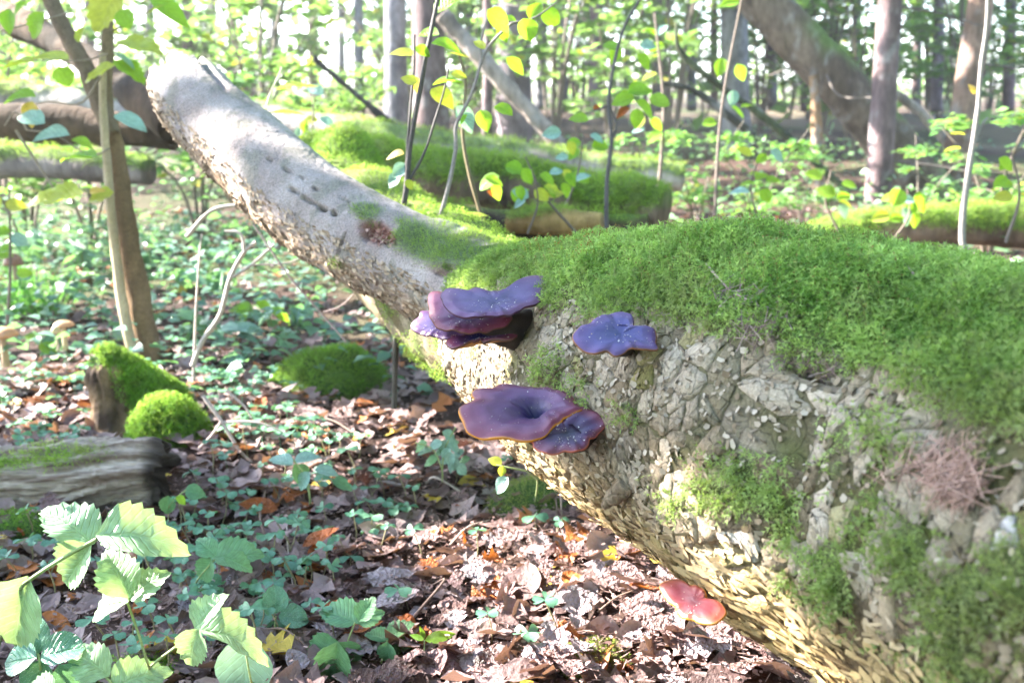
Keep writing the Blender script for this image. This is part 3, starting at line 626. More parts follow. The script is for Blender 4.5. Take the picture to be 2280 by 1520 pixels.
sc_ = mix((0.20, 0.15, 0.09), (0.36, 0.29, 0.20), np.clip(0.5 + f2, 0, 1)); sc_ = mix(sc_, (0.10, 0.15, 0.03), 0.9 * stem_s.moss)
stem2 = obj('second_stem', stem_s.mesh('second_stem', M_bark, sc_), tree)
stem2['label'] = 'thick mossy second stem lying away behind the broken limb'
fi, fj = sample_surf(stem_s, 15000, np.clip(stem_s.moss, 0, 1) ** 1.4); pp, nn = stem_s.at(fi, fj), unit(stem_s.at(fi, fj, stem_s.nrm))
obj('moss_carpet', moss_mesh('moss_carpet', pp, nn, 0.017, small=True, c_lo=(0.13, 0.24, 0.03), c_hi=(0.32, 0.44, 0.06), c_dry=(0.28, 0.25, 0.09)), stem2, kind='stuff')
kn = Surf([np.append(P(790, 450, 2.56), 0.115), np.append(P(775, 390, 2.57), 0.09), np.append(P(765, 335, 2.58), 0.075), np.append(P(762, 305, 2.585), 0.05), np.append(P(760, 288, 2.59), 0.012)], 60, 50, lambda s, p, n: 0.014 * fbm(p, 14, 3))
kno = obj('mossy_stub', kn.mesh('mossy_stub', M_bark, mix((0.09, 0.15, 0.03), (0.14, 0.2, 0.05), np.clip(0.5 + fbm(kn.pos, 20, 2), 0, 1))), tree)
fi, fj = sample_surf(kn, 7000, np.ones((kn.ns, kn.nph))); pp, nn = kn.at(fi, fj), unit(kn.at(fi, fj, kn.nrm))
obj('moss_carpet', moss_mesh('moss_carpet', pp, nn, 0.018, small=True, c_lo=(0.10, 0.24, 0.03), c_hi=(0.26, 0.42, 0.06)), kno, kind='stuff')

# ------------------------------------------------------------------ bracket fungi
M_cap = mat_vc('fungus_cap', 0.42, 0.25, 90, 0.5, 0.16, dist=0.002)
M_pore = mat_vc('fungus_pores', 0.8, 0.3, 600, 0.3, 0.15, dist=0.001)
ZO = (880.0, 580.0, 3.455)
def zpx(pts): return np.array([(ZO[0] + x / ZO[2], ZO[1] + y / ZO[2]) for x, y in pts])
def on_plane(pxy, c, n):
    o = np.array([0, 0, CAM_Z]); d = np.array([P(x, y, 1.0) - o for x, y in np.atleast_2d(pxy)])
    return o + d * (((c - o) @ n) / (d @ n))[:, None]
def fungus(label, outline, hub, depth, tilt, prof, thick, root, cols, wavy=0.004, edge_col=(0.50, 0.20, 0.04), droop=None, parent=None, name='bracket_fungus', specks=130, lift=None):
    """one cap: outline and hub traced on the cap's own tilted plane, then given funnel, wavy rim, thickness, pores and stem"""
    n = unit(np.array(tilt)); c = P(*hub, depth); O = on_plane(outline, c, n)
    e1 = unit(np.cross(n, [0, 1.0, 0])); e2 = np.cross(n, e1); q = np.stack([(O - c) @ e1, (O - c) @ e2], 1)
    th = np.arctan2(q[:, 1], q[:, 0]); R = np.linalg.norm(q, axis=1); o = np.argsort(th); th, R = th[o], R[o]
    NT, NR = 120, 26; T = np.linspace(-math.pi, math.pi, NT, endpoint=False)
    RR = np.interp(T, np.concatenate([th - 2 * math.pi, th, th + 2 * math.pi]), np.tile(R, 3))
    sm = (np.roll(RR, 1) + RR * 2 + np.roll(RR, -1)) / 4; RR = sm * (1 + 0.012 * vnoise(np.stack([np.cos(T) * 7, np.sin(T) * 7, T * 0 + depth * 50], -1)))
    t = np.linspace(0, 1, NR) ** 0.8; r = t[:, None] * RR[None]; ca, sa = np.cos(T), np.sin(T); size = RR.mean()
    base = c + r[..., None] * (e1 * ca[:, None] + e2 * sa[:, None])[None]
    z = np.interp(t, *prof)[:, None] * size * np.ones((1, NT))
    z += wavy * (t[:, None] ** 2.5) * (0.7 * np.sin(T * 3 + depth * 9) + 0.5 * np.sin(T * 7 + 1.3) + 0.35 * np.sin(T * 13 + 2))[None]
    z += 0.0015 * fbm(base, 60, 2)
    if droop is not None: z += (t[:, None] ** 3) * np.interp(T, np.linspace(-math.pi, math.pi, len(droop)), droop)[None]
    top = base + z[..., None] * n
    tk = thick * (0.30 + 0.70 * (1 - t) ** 0.6)[:, None] * np.ones((1, NT)) ; bot = base * 1.0 + (z - tk)[..., None] * n
    bot = bot + ((0.985 - 1) * (t[:, None] ** 8) * RR[None])[..., None] * (e1 * ca[:, None] + e2 * sa[:, None])[None]
    o_ = parent if parent else thing(name, label, 'mushroom', c - n * thick)
    i = np.arange(NR - 1)[:, None] * NT; j = np.arange(NT)[None]; k = (j + 1) % NT
    Q = np.stack([i + j, i + k, i + NT + k, i + NT + j], -1).reshape(-1, 4)
    cin, cmid, cout = [np.array(x) for x in cols]
    nz = np.clip(0.5 + fbm(base, 25, 3), 0, 1); tt = np.clip(t[:, None] + 0.12 * (nz - 0.5), 0, 1)
    cc = mix(mix(np.broadcast_to(cin, base.shape), cmid, sstep(0.05, 0.6, tt)), cout, sstep(0.55, 0.97, tt))
    cc = mix(cc, edge_col, sstep(0.965, 1.0, t)[:, None] * np.clip(0.55 + 0.9 * vnoise(base * 60), 0, 1) * 0.9)
    cap = obj('cap', mesh_np('cap', top.reshape(-1, 3), None, Q, M_cap, cc.reshape(-1, 3)), o_)
    rim = np.concatenate([top[-1:], (top[-1:] + bot[-1:]) / 2 + ((e1 * ca[:, None] + e2 * sa[:, None]) * 0.0012)[None], bot[-1:]], 0)
    iq = np.arange(2)[:, None] * NT; Q2 = np.stack([iq + j, iq + k, iq + NT + k, iq + NT + j], -1).reshape(-1, 4)
    ec = np.tile(np.array(edge_col), (3 * NT, 1)) * (0.8 + 0.5 * np.abs(vnoise(rim.reshape(-1, 3) * 70)))[:, None]
    obj('rim', mesh_np('rim', rim.reshape(-1, 3), None, Q2, M_pore, ec), cap if not parent else cap)
    pc = mix(np.tile((0.42, 0.24, 0.09), (NR * NT, 1)), (0.46, 0.17, 0.03), np.repeat(sstep(0.6, 1, t), NT))
    obj('pore_surface', mesh_np('pore_surface', bot.reshape(-1, 3), None, Q[:, ::-1], M_pore, pc), o_ if not parent else cap)
    if root is not None:
        a = c + n * (np.interp(0.0, *prof) * size - thick * 0.5); b = np.array(root); m = (a + b) / 2 - n * 0.012
        pth = resample(np.array([a, m, b]), 12); V, Qs_ = tube_geo(pth, np.linspace(thick * 1.5, 0.020 if parent else 0.011, 12), 14, 0.2)
        obj('stem', mesh_np('stem', V, None, Qs_, M_pore, np.tile((0.035, 0.022, 0.02), (len(V), 1))), o_ if not parent else cap)
    if specks:
        fi = rng.integers(3, NR - 1, specks); fj = rng.integers(0, NT, specks); pp = top[fi, fj] + n * 0.0006
        v, tq = merge_instances(FV, FT, pp, unit(rng.normal(size=pp.shape)), n + 0.3 * rng.normal(size=pp.shape), np.abs(rng.normal(0, 0.00045, specks)) + 0.00022)
        obj('debris', mesh_np('debris', v, tq, None, M_duff, np.repeat(mix((0.35, 0.25, 0.18), (0.75, 0.7, 0.66), rng.random(specks)), len(FV), 0)), cap, kind='stuff')
    return o_, cap
PUR = ((0.055, 0.038, 0.115), (0.085, 0.050, 0.15), (0.12, 0.045, 0.12))
PUR2 = ((0.020, 0.018, 0.085), (0.090, 0.026, 0.085), (0.15, 0.030, 0.058))
BLU = ((0.042, 0.040, 0.15), (0.070, 0.054, 0.18), (0.105, 0.058, 0.17))
A_ = zpx([(345, 245), (400, 200), (470, 205), (540, 225), (640, 200), (720, 215), (800, 215), (880, 190), (940, 130), (1010, 95), (1100, 85), (1165, 110), (1185, 150), (1172, 180), (1190, 205), (1160, 260), (1090, 310), (1000, 340), (930, 370), (800, 408), (700, 405), (640, 425), (560, 420), (470, 405), (420, 370), (370, 310)])
B_ = zpx([(260, 240), (300, 232), (400, 250), (600, 300), (800, 350), (900, 430), (850, 485), (760, 500), (640, 535), (560, 545), (480, 535), (400, 520), (340, 500), (300, 470), (275, 440), (265, 350)])
C_ = zpx([(115, 480), (160, 440), (190, 425), (185, 405), (240, 375), (330, 400), (500, 470), (560, 540), (480, 570), (400, 600), (340, 590), (310, 575), (250, 565), (190, 545), (125, 520)])
D_ = zpx([(390, 625), (430, 560), (520, 545), (700, 520), (880, 520), (940, 560), (900, 600), (830, 612), (740, 597), (650, 597), (580, 620), (520, 660), (450, 670), (410, 650)])
E_ = zpx([(1365, 575), (1400, 530), (1500, 470), (1600, 410), (1680, 380), (1760, 380), (1820, 410), (1838, 450), (1826, 500), (1850, 512), (1930, 490), (1990, 510), (2010, 560), (2000, 620), (2030, 668), (1960, 672), (1870, 660), (1790, 675), (1740, 705), (1690, 716), (1640, 682), (1590, 690), (1550, 705), (1500, 690), (1440, 660), (1390, 620)])
G_ = zpx([(480, 1130), (580, 1080), (620, 1030), (572, 1005), (590, 968), (640, 945), (720, 958), (790, 900), (880, 890), (980, 895), (1080, 905), (1200, 930), (1290, 970), (1380, 1050), (1430, 1110), (1445, 1130), (1380, 1150), (1300, 1190), (1230, 1250), (1180, 1310), (1120, 1345), (1040, 1365), (960, 1365), (880, 1350), (800, 1345), (700, 1340), (620, 1320), (550, 1290), (530, 1240), (500, 1180)])
F_ = zpx([(1010, 1385), (1080, 1375), (1180, 1300), (1260, 1230), (1350, 1170), (1440, 1120), (1500, 1130), (1580, 1190), (1640, 1240), (1560, 1310), (1490, 1360), (1470, 1420), (1390, 1470), (1300, 1460), (1180, 1475), (1120, 1450), (1060, 1410)])
H_ = np.array([(1466, 1300), (1500, 1283), (1535, 1300), (1570, 1328), (1615, 1358), (1590, 1388), (1545, 1375), (1505, 1345), (1480, 1325)])
bowl = ([0, 0.15, 0.5, 0.85, 1.0], [-0.02, -0.01, 0.0, 0.0, -0.05])
dish = ([0, 0.2, 0.6, 0.9, 1.0], [-0.10, -0.08, 0.0, 0.01, -0.03])
funl = ([0, 0.08, 0.2, 0.38, 0.65, 0.88, 1.0], [-0.50, -0.42, -0.22, -0.08, 0.0, -0.005, -0.06])
clus = thing('fungus_cluster', 'tiered cluster of purple bracket fungi where the broken limb meets the trunk', 'mushroom', P(1150, 740, 1.2))
rt = P(1175, 740, surf_d(1175, 740)); dA = surf_d(1225, 645) - 0.01
_, capA = fungus('', A_, tuple(zpx([(770, 312)])[0]), dA, (-0.02, -0.34, 0.94), bowl, 0.010, None, PUR, 0.0016, (0.08, 0.03, 0.06), parent=clus)
capA['label'] = 'broad uppermost cap of the cluster with a wavy edge'
fungus('', B_, tuple(zpx([(560, 420)])[0]), dA + 0.02, (-0.10, -0.42, 0.90), bowl, 0.009, None, PUR2, 0.0018, (0.13, 0.05, 0.04), parent=clus)
fungus('', C_, tuple(zpx([(340, 490)])[0]), dA + 0.035, (-0.18, -0.42, 0.89), bowl, 0.008, None, PUR, 0.0018, (0.09, 0.035, 0.06), parent=clus)
fungus('', D_, tuple(zpx([(640, 575)])[0]), dA + 0.015, (-0.02, -0.30, 0.95), dish, 0.009, None, PUR2, 0.002, (0.12, 0.06, 0.05), parent=clus)
sbs = Surf([np.append(P(1045, 738, dA + 0.03), 0.007), np.append(P(1090, 735, dA + 0.03), 0.014), np.append(P(1140, 732, dA + 0.04), 0.022), np.append(P(1195, 740, dA + 0.07), 0.026)], 40, 26, lambda s, p, n: 0.006 * fbm(p, 45, 3))
obj('shared_base', sbs.mesh('shared_base', M_pore, mix((0.02, 0.013, 0.012), (0.06, 0.04, 0.03), np.clip(0.5 + fbm(sbs.pos, 60, 2), 0, 1))), clus)
fungus('single heart-notched violet bracket fungus just under the edge of the green moss', E_, tuple(zpx([(1745, 545)])[0]), surf_d(1470, 770) - 0.004, (0.06, -0.46, 0.88), ([0, 0.25, 0.6, 0.9, 1.0], [-0.06, -0.02, 0.03, 0.0, -0.05]), 0.008, P(1405, 740, surf_d(1405, 740)), BLU, 0.0016, (0.26, 0.11, 0.05))
fungus('large funnel-shaped wine-purple bracket fungus with an orange rim, low on the trunk', G_, tuple(zpx([(1085, 1095)])[0]), surf_d(1300, 905) - 0.006, (-0.06, -0.36, 0.93), funl, 0.011, P(1240, 950, surf_d(1240, 950)), PUR2, 0.0018, (0.62, 0.24, 0.03), droop=[0, -0.004, -0.010, -0.006, 0.002, 0.0, 0.0, 0.002, 0])
fungus('ragged violet bracket fungus tucked beneath the large funnel-shaped one', F_, tuple(zpx([(1330, 1310)])[0]), surf_d(1352, 940) - 0.004, (0.05, -0.46, 0.88), dish, 0.008, P(1310, 960, surf_d(1310, 960)), ((0.02, 0.014, 0.03), (0.06, 0.03, 0.085), (0.14, 0.035, 0.06)), 0.002, (0.45, 0.12, 0.08))
fungus('small crimson bracket fungus in the sun under the belly of the trunk', H_, (1545, 1338), surf_d(1560, 1300) - 0.01, (-0.30, -0.30, 0.90), bowl, 0.010, None, ((0.10, 0.02, 0.03), (0.17, 0.03, 0.04), (0.24, 0.06, 0.04)), 0.001, (0.7, 0.3, 0.05), specks=20)

# ------------------------------------------------------------------ fallen leaves and litter
UP = np.array([0, 0, 1.0])
def edge_x(y): return np.interp(y, [780, 860, 970, 1110, 1300, 1520], [880, 985, 1075, 1230, 1490, 1830])
ZONES = [('in front of the rotten log', 190, 1170), ('beside the mossy stump', 290, 930), ('on the sunny floor left of the stump', 80, 890), ('below the rounded moss cushion', 735, 905), ('under the funnel fungus', 1020, 1040), ('by the strawberry plants', 820, 1430),
         ('around the bramble sprigs', 350, 1420), ('by the speckled dead-nettle', 90, 1470), ('in the sunlit patch under the trunk', 1500, 1420), ('around the crumbly bare patch', 1010, 1230), ('in the thick sorrel patch', 570, 1250), ('around the pale nettle shoot', 690, 1080), ('near the vetch', 960, 1000),
         ('beside the spruce cone', 1700, 1480), ('near the brown moss cushion', 1250, 1470), ('by the twig next to the moss cushions', 520, 960), ('at the foot of the forked sapling', 400, 840), ('in the shade under the broken limb', 620, 780), ('among the toadstools', 120, 780), ('by the narrow-leaved seedling', 980, 1450), ('beside the low olive moss cushion', 1180, 1180), ('next to the single blue-green leaf', 570, 1440)]
def zone(x, y): return min(ZONES, key=lambda z: math.hypot(x - z[1], (y - z[2]) * 1.6))[0]
def scatter_px(n, x0, x1, y0, y1, cond=None):
    """photograph pixels spread over the visible ground"""
    out = []
    while len(out) < n:
        x, y = random.uniform(x0, x1), random.uniform(y0, y1)
        if x < edge_x(y) and (cond is None or cond(x, y)): out.append((x, y))
    return np.array(out)
LEAFK = {
 'brown': (M_oak, 'dry brown %s fallen leaf', 'brown fallen leaves'),
 'pale': (M_oakpale, 'pale lilac-grey %s fallen leaf', 'pale fallen leaves'),
 'dark': (M_oakdark, 'dark chocolate-brown %s fallen leaf', 'dark fallen leaves'),
 'orange': (M_orange, 'orange-red %s fallen leaf', 'orange fallen leaves'),
 'yellow': (M_yellow, 'yellow %s fallen leaf', 'yellow fallen leaves')}
LM = {}
for kname, (m_, _, _) in LEAFK.items():
    LM[kname] = [leaf_me('fallen_leaf', 'oak', m_, nr=11, seed=s_, curl=random.uniform(-0.25, 0.25), fold=random.uniform(-0.15, 0.35), wave=0.09) for s_ in range(4)]
    LM[kname] += [leaf_me('fallen_leaf', 'ovate', m_, nr=8, seed=s_ + 5, curl=random.uniform(-0.1, 0.2), fold=0.15, wave=0.08) for s_ in range(2)]
    LM[kname] += [leaf_me('fallen_leaf', 'palmate', m_, seed=s_ + 3, wave=0.16, curl=random.uniform(-0.25, 0.3)) for s_ in range(2)]
pxs = scatter_px(295, -20, 1830, 800, 1530, lambda x, y: random.random() < (0.35 + 0.65 * min(1, max(0, (x - 350) / 500))) * (0.35 + 0.65 * (y - 800) / 700))
gpts = G(pxs[:, 0], pxs[:, 1])
for (x_, y_), g in zip(pxs, gpts):
    r_ = random.random(); kname = 'brown' if r_ < 0.47 else 'pale' if r_ < 0.68 else 'dark' if r_ < 0.87 else 'orange' if r_ < 0.965 else 'yellow'
    if x_ < 330 and y_ < 960 and random.random() < 0.6: kname = 'orange'
    nz = unit(UP + rng.normal(size=3) * 0.33); a_ = random.uniform(0, 6.283); yd = np.array([math.cos(a_), math.sin(a_), random.gauss(0, 0.15)])
    mi = random.choice([0, 1, 2, 3, 0, 1, 2, 3, 4, 5, 6, 7]); zn = zone(x_, y_); shp = 'lobed' if mi < 4 else 'oval' if mi < 6 else 'broad jagged'
    o = obj('fallen_leaf', LM[kname][mi], None, frame(g + np.array([0, 0, random.uniform(0.008, 0.032)]), yd, nz, random.uniform(0.042, 0.074)))
    tag(o, LEAFK[kname][1] % shp + ' ' + zn, 'leaf', LEAFK[kname][2] + ', ' + shp + ', ' + zn)
# the rest of the litter, as one carpet
def carpet(n, x0, x1, y0, y1, pw=1.0):
    x = rng.uniform(x0, x1, n); y = y0 + (y1 - y0) * rng.random(n) ** pw
    return np.stack([x, y, ground_h(x, y)], 1)
Vs, Ts, Cs, b = [], [], [], 0
for k in range(5):
    V, Q, uv = leaf_geo('oak' if k < 3 else 'ovate', nr=6, seed=20 + k, curl=[0.2, -0.2, 0.1, 0.15, -0.1][k], fold=0.2, wave=0.1); T = q2t(Q)
    p = np.vstack([carpet(850, -3.2, 2.6, 0.5, 7.5, 1.4), carpet(700, -1.5, 1.0, 0.9, 3.2, 1.0)]); n = len(p); p[:, 2] += rng.uniform(0.003, 0.018, n)
    a_ = rng.uniform(0, 6.283, n); Y = np.stack([np.cos(a_), np.sin(a_), rng.normal(0, 0.15, n)], 1)
    v, t = merge_instances(V, T, p, Y, UP + rng.normal(size=(n, 3)) * 0.3, rng.uniform(0.04, 0.085, n))
    c = mix((0.09, 0.052, 0.05), (0.37, 0.255, 0.25), rng.random(n) ** 1.4); oc = rng.random(n); c[oc < 0.045] = (0.42, 0.13, 0.03); c[oc > 0.985] = (0.5, 0.36, 0.06)
    Vs.append(v); Ts.append(t + b); Cs.append(np.repeat(c, len(V), 0)); b += len(v)
lit = obj('leaf_litter', mesh_np('leaf_litter', np.vstack(Vs), np.vstack(Ts), None, M_litter, np.vstack(Cs), smooth=False)); tag(lit, 'carpet of smaller brown leaves and leaf scraps over the soil', 'litter', None, 'stuff')
p = np.vstack([carpet(34000, -2.2, 1.6, 0.7, 4.5, 1.5), carpet(17000, -0.7, 0.75, 0.85, 2.0, 1.0)]); n = len(p); p[:, 2] += rng.uniform(0, 0.03, n) ; nd = rng.random(n) < 0.45
sc = np.where(nd[:, None], np.stack([np.full(n, 0.0011), rng.uniform(0.006, 0.013, n), np.full(n, 0.002)], 1), np.stack([rng.uniform(0.002, 0.006, n), rng.uniform(0.003, 0.008, n), rng.uniform(0.002, 0.006, n)], 1))
a_ = rng.uniform(0, 6.283, n); Y = np.stack([np.cos(a_), np.sin(a_), rng.normal(0, 0.3, n)], 1)
v, t = merge_instances(FV, FT, p, Y, UP + 0.7 * rng.normal(size=(n, 3)), sc)
c = mix((0.12, 0.065, 0.06), (0.44, 0.29, 0.26), rng.random(n) ** 1.2)
du = obj('forest_duff', mesh_np('forest_duff', v, t, None, M_duff, np.repeat(c, len(FV), 0), smooth=False)); tag(du, 'crumbled brown bark bits and needles between the leaves', 'litter', None, 'stuff')

# ------------------------------------------------------------------ wood sorrel and herbs
SOR = [leaf_me('leaflet', 'sorrel', M_sorrel, nr=6, seed=k, curl=0.10 + 0.08 * k, fold=0.25, wave=0.02) for k in range(3)]
STEMV, STEMQ = tube_geo(np.array([(0, 0, 0), (0.06, 0, 0.5), (0, 0, 1.0)]), 0.018, 4)
STEM_ME = mesh_np('stem', STEMV, None, STEMQ, M_stem, np.tile((0.30, 0.26, 0.14), (len(STEMV), 1)))
SV_, SQ_, _ = leaf_geo('sorrel', nr=5, seed=1, curl=0.12, fold=0.25); ST_ = q2t(SQ_)
def trif(R_):
    v3 = []
    for k in range(3):
        a = k * 2.094 + 0.3; c, s_ = math.cos(a), math.sin(a); v3.append(SV_ @ np.array([[c, s_, 0], [-s_, c, 0], [0, 0, 1]]))
    return np.vstack(v3), np.vstack([ST_ + k * len(SV_) for k in range(3)])
TRV, TRT = trif(1)
def px_cluster(lst):
    out = []
    for (cx_, cy_, sx, sy, n) in lst:
        while n > 0:
            x, y = random.gauss(cx_, sx), random.gauss(cy_, sy)
            if x < edge_x(y) - 10 and y > 700 and y < 1530 and x > -30: out.append((x, y)); n -= 1
    return np.array(out)
near_px = px_cluster([(560, 1240, 120, 80, 62), (640, 1050, 90, 60, 28), (110, 1290, 90, 50, 14), (600, 1400, 90, 60, 16), (820, 1220, 60, 40, 10), (380, 1240, 70, 50, 16), (250, 1480, 120, 30, 8), (1230, 1440, 30, 20, 2), (1110, 1020, 30, 20, 3), (1200, 1215, 20, 15, 2), (930, 1160, 40, 30, 4), (1000, 1270, 150, 90, 9), (150, 950, 90, 35, 10)])
gs = G(near_px[:, 0], near_px[:, 1])
for g, (x_, y_) in zip(gs, near_px):
    zn = zone(x_, y_); h = random.uniform(0.035, 0.07); r_ = random.uniform(0.014, 0.023); lean = rng.normal(size=3) * 0.25; lean[2] = 0
    root = thing('wood_sorrel', 'wood sorrel with three heart-shaped leaflets ' + zn, 'plant', g, 'wood sorrel ' + zn)
    top = g + np.array([lean[0] * h, lean[1] * h, h]); m = frame(g, np.cross(unit(top - g), [1, 0, 0.01]), top - g, h)
    obj('stem', STEM_ME, root, m)
    a0 = random.uniform(0, 6.28); nz = unit(UP + rng.normal(size=3) * 0.22 + np.array([0, -0.12, 0]))
    for k in range(3):
        a = a0 + k * 2.094; yd = np.array([math.cos(a), math.sin(a), random.gauss(-0.05, 0.12)])
        obj('leaflet', random.choice(SOR), root, frame(top, yd, nz, r_ * random.uniform(0.9, 1.15)))
# sorrel farther off, each one mesh
STR = [mesh_np('wood_sorrel', np.vstack([TRV + np.array([0, 0, 2.2]), STEMV * np.array([1.5, 1.5, 2.2])]), np.vstack([TRT, q2t(STEMQ) + len(TRV)]), None, M_sorrel, None, np.zeros((len(TRV) + len(STEMV), 2)))]
far_px = px_cluster([(450, 850, 90, 40, 40), (520, 920, 80, 40, 22), (90, 860, 120, 45, 26), (230, 760, 180, 30, 30), (600, 760, 100, 40, 20), (80, 1000, 70, 30, 12), (560, 980, 90, 40, 20)])
for g, (x_, y_) in zip(G(far_px[:, 0], far_px[:, 1]), far_px):
    a_ = random.uniform(0, 6.28); o = obj('wood_sorrel', STR[0], None, frame(g, (math.cos(a_), math.sin(a_), 0), unit(UP + rng.normal(size=3) * 0.15), random.uniform(0.017, 0.027)))
    tag(o, 'tiny wood sorrel clover ' + zone(x_, y_), 'plant', 'tiny wood sorrel ' + zone(x_, y_))
def herb_mesh(name, n, x0, x1, y0, y1, size, zmax, c1, c2, pw=1.0, cond=None, flat=0.35, mat=None):
    V, Q, uv = leaf_geo('ovate', nr=3, seed=3, curl=0.15, fold=0.2); T = q2t(Q)
    p = carpet(n, x0, x1, y0, y1, pw)
    if cond is not None: p = p[cond(p)]
    n = len(p); z0 = p[:, 2].copy(); p[:, 2] += zmax * rng.random(n) ** 1.6; a_ = rng.uniform(0, 6.283, n)
    v, t = merge_instances(V, T, p, np.stack([np.cos(a_), np.sin(a_), rng.normal(0, 0.2, n)], 1), UP + rng.normal(size=(n, 3)) * flat, rng.uniform(0.6, 1.3, n) * size)
    c = mix(c1, c2, np.clip(0.5 + 0.6 * fbm(p, 3, 2) + 0.2 * rng.normal(size=n), 0, 1.1))
    return obj(name, mesh_np(name, v, t, None, mat or M_herb, np.repeat(c, len(V), 0), smooth=False))
hb = herb_mesh('ground_herbs', 9000, -4.5, 0.6, 2.6, 6.5, 0.045, 0.16, (0.075, 0.17, 0.12), (0.20, 0.34, 0.25), 1.0, lambda p: (fbm(p, 1.6, 2) > -0.28 - 0.1 * (p[:, 1] - 3)) & (p[:, 0] < 0.25 - 0.33 * (p[:, 1] - 2.4)))
tag(hb, 'low green herbs covering the ground beneath the sapling and logs', 'herbs', None, 'stuff')
hb = herb_mesh('undergrowth', 12000, -7, 9, 3.6, 13, 0.07, 0.30, (0.11, 0.22, 0.11), (0.25, 0.38, 0.20), 1.2, lambda p: fbm(p, 0.8, 2, 3) > -0.12)
tag(hb, 'loose green undergrowth between the logs and tree trunks', 'herbs', None, 'stuff')
# grass tuft at the left
GV = np.array([(-0.02, 0, 0), (0.02, 0, 0), (-0.015, 0.5, 0.02), (0.015, 0.5, 0.02), (0.0, 1.0, 0.12)]); GT = np.array([(0, 1, 3), (0, 3, 2), (2, 3, 4)])
g = G(60, 700); n = 160; p = g + np.column_stack([rng.normal(0, 0.06, (n, 2)), np.zeros(n)])
v, t = merge_instances(GV, GT, p, UP + 0.4 * rng.normal(size=(n, 3)), rng.normal(size=(n, 3)), rng.uniform(0.1, 0.26, n))
o = obj('grass_tuft', mesh_np('grass_tuft', v, t, None, M_herb, np.tile((0.10, 0.28, 0.05), (len(v), 1)))); tag(o, 'tuft of green grass blades on the ground left of the forked sapling', 'grass', None, 'stuff')

# ------------------------------------------------------------------ plants with leaves of their own
RIGHT = np.array([1.0, 0, 0]); DOWN = np.array([0, -SP, -CP]); TOCAM = np.array([0, -CP, SP])
LEAVES = {}
def leafset(key, kind, mat, nr, n=3, fold=0.2, curl=0.15, wave=0.03, cols=(-1, -0.5, 0, 0.5, 1)):
    LEAVES[key] = [leaf_me('leaf', kind, mat, nr=nr, seed=k + len(key) * 7, fold=fold * random.uniform(0.6, 1.4), curl=curl * random.uniform(0.2, 1.8), wave=wave, cols=cols) for k in range(n)]
leafset('lime', 'ovate', M_lime, 8); leafset('limey', 'ovate', M_limey, 8); leafset('blue', 'ovate', M_bluel, 8); leafset('round', 'round', M_lime, 8)
leafset('lance', 'lance', M_lime, 8); leafset('lancey', 'lance', M_limey, 8); leafset('straw', 'serrate', M_straw, 14, fold=0.3); leafset('rasp', 'serrate', M_rasp, 16, fold=0.25, curl=0.3, wave=0.05)
leafset('lam', 'round', M_lam, 9, wave=0.05); leafset('orange', 'ovate', M_orange, 7); leafset('yellow', 'ovate', M_yellow, 7, curl=0.5); leafset('hazel', 'serrate', M_limey, 14, wave=0.06); leafset('hazelg', 'serrate', M_lime, 14, wave=0.06)
def leaf_px(root, key, px, py, d, L, ang, face=0.5, deep=0.0, roll=0.0, name='leaf'):
    """leaf with its foot at pixel (px,py), depth d, L pixels long, pointing ang degrees clockwise from right"""
    a = math.radians(ang); yd = RIGHT * math.cos(a) + DOWN * math.sin(a) - TOCAM * deep
    nz = TOCAM * face + UP * (1 - face) + RIGHT * roll + rng.normal(size=3) * 0.12
    return obj(name, random.choice(LEAVES[key]), root, frame(P(px, py, d), yd, nz, L / F_PX * d * math.sqrt(1 + deep * deep)))
def px_tube(path, d, w0, w1, n=18, seg=7):
    """pixel path (optionally with own depths) to a tapering tube spec"""
    pts = np.array([P(q[0], q[1], q[2] if len(q) > 2 else d) for q in path]); r = resample(pts, n) if len(pts) > 2 else resample(pts, max(6, n // 2))
    return (r, np.linspace(w0, w1, len(r)) / 2 / F_PX * d, seg)
# forked sapling on the left
sg = G(335, 822); dS = proj(sg)[2]
sap = thing('forked_sapling', 'young forked tree with brown bark, leafy twigs and a thin pale stem beside it', 'tree', sg)
k_ = float(dS)
obj('trunk', tubes_mesh('trunk', [px_tube([(342, 850), (325, 760), (300, 620), (275, 480), (258, 360), (240, 260)], k_, 58, 42, 30, 12) + ((0.21, 0.135, 0.075),), px_tube([(248, 300), (215, 215), (185, 140), (150, 80), (112, 0), (90, -60)], k_ - 0.02, 40, 34, 24, 10) + ((0.19, 0.14, 0.10),),
     px_tube([(240, 280), (236, 180), (240, 90), (238, 0), (236, -60)], k_, 30, 24, 20, 9) + ((0.22, 0.16, 0.10),)], M_bark), sap)
obj('side_stem', tubes_mesh('side_stem', [px_tube([(305, 815), (280, 720), (262, 600), (248, 480), (240, 380), (230, 250), (228, 120)], k_ - 0.06, 26, 15, 26, 9) + ((0.40, 0.31, 0.20),)], M_stem), sap)
tw = [([(225, 170), (180, 230), (110, 226), (70, 235)], 5), ([(245, 70), (290, 50), (340, 20)], 5), ([(240, 120), (180, 135), (90, 130)], 4), ([(250, 110), (290, 85), (330, 90)], 4), ([(240, 440), (180, 420), (110, 400)], 5), ([(245, 330), (200, 345), (120, 300), (60, 290)], 5), ([(60, 290), (35, 250), (10, 280)], 5), ([(35, 290), (80, 360), (120, 420)], 7), ([(150, 30), (60, 55), (0, 70)], 5)]
for p_, w_ in tw: obj('twig', tubes_mesh('twig', [px_tube(p_, k_ - 0.1, w_, w_ * 0.6, 12, 5)], M_stem, (0.27, 0.21, 0.16)), sap)
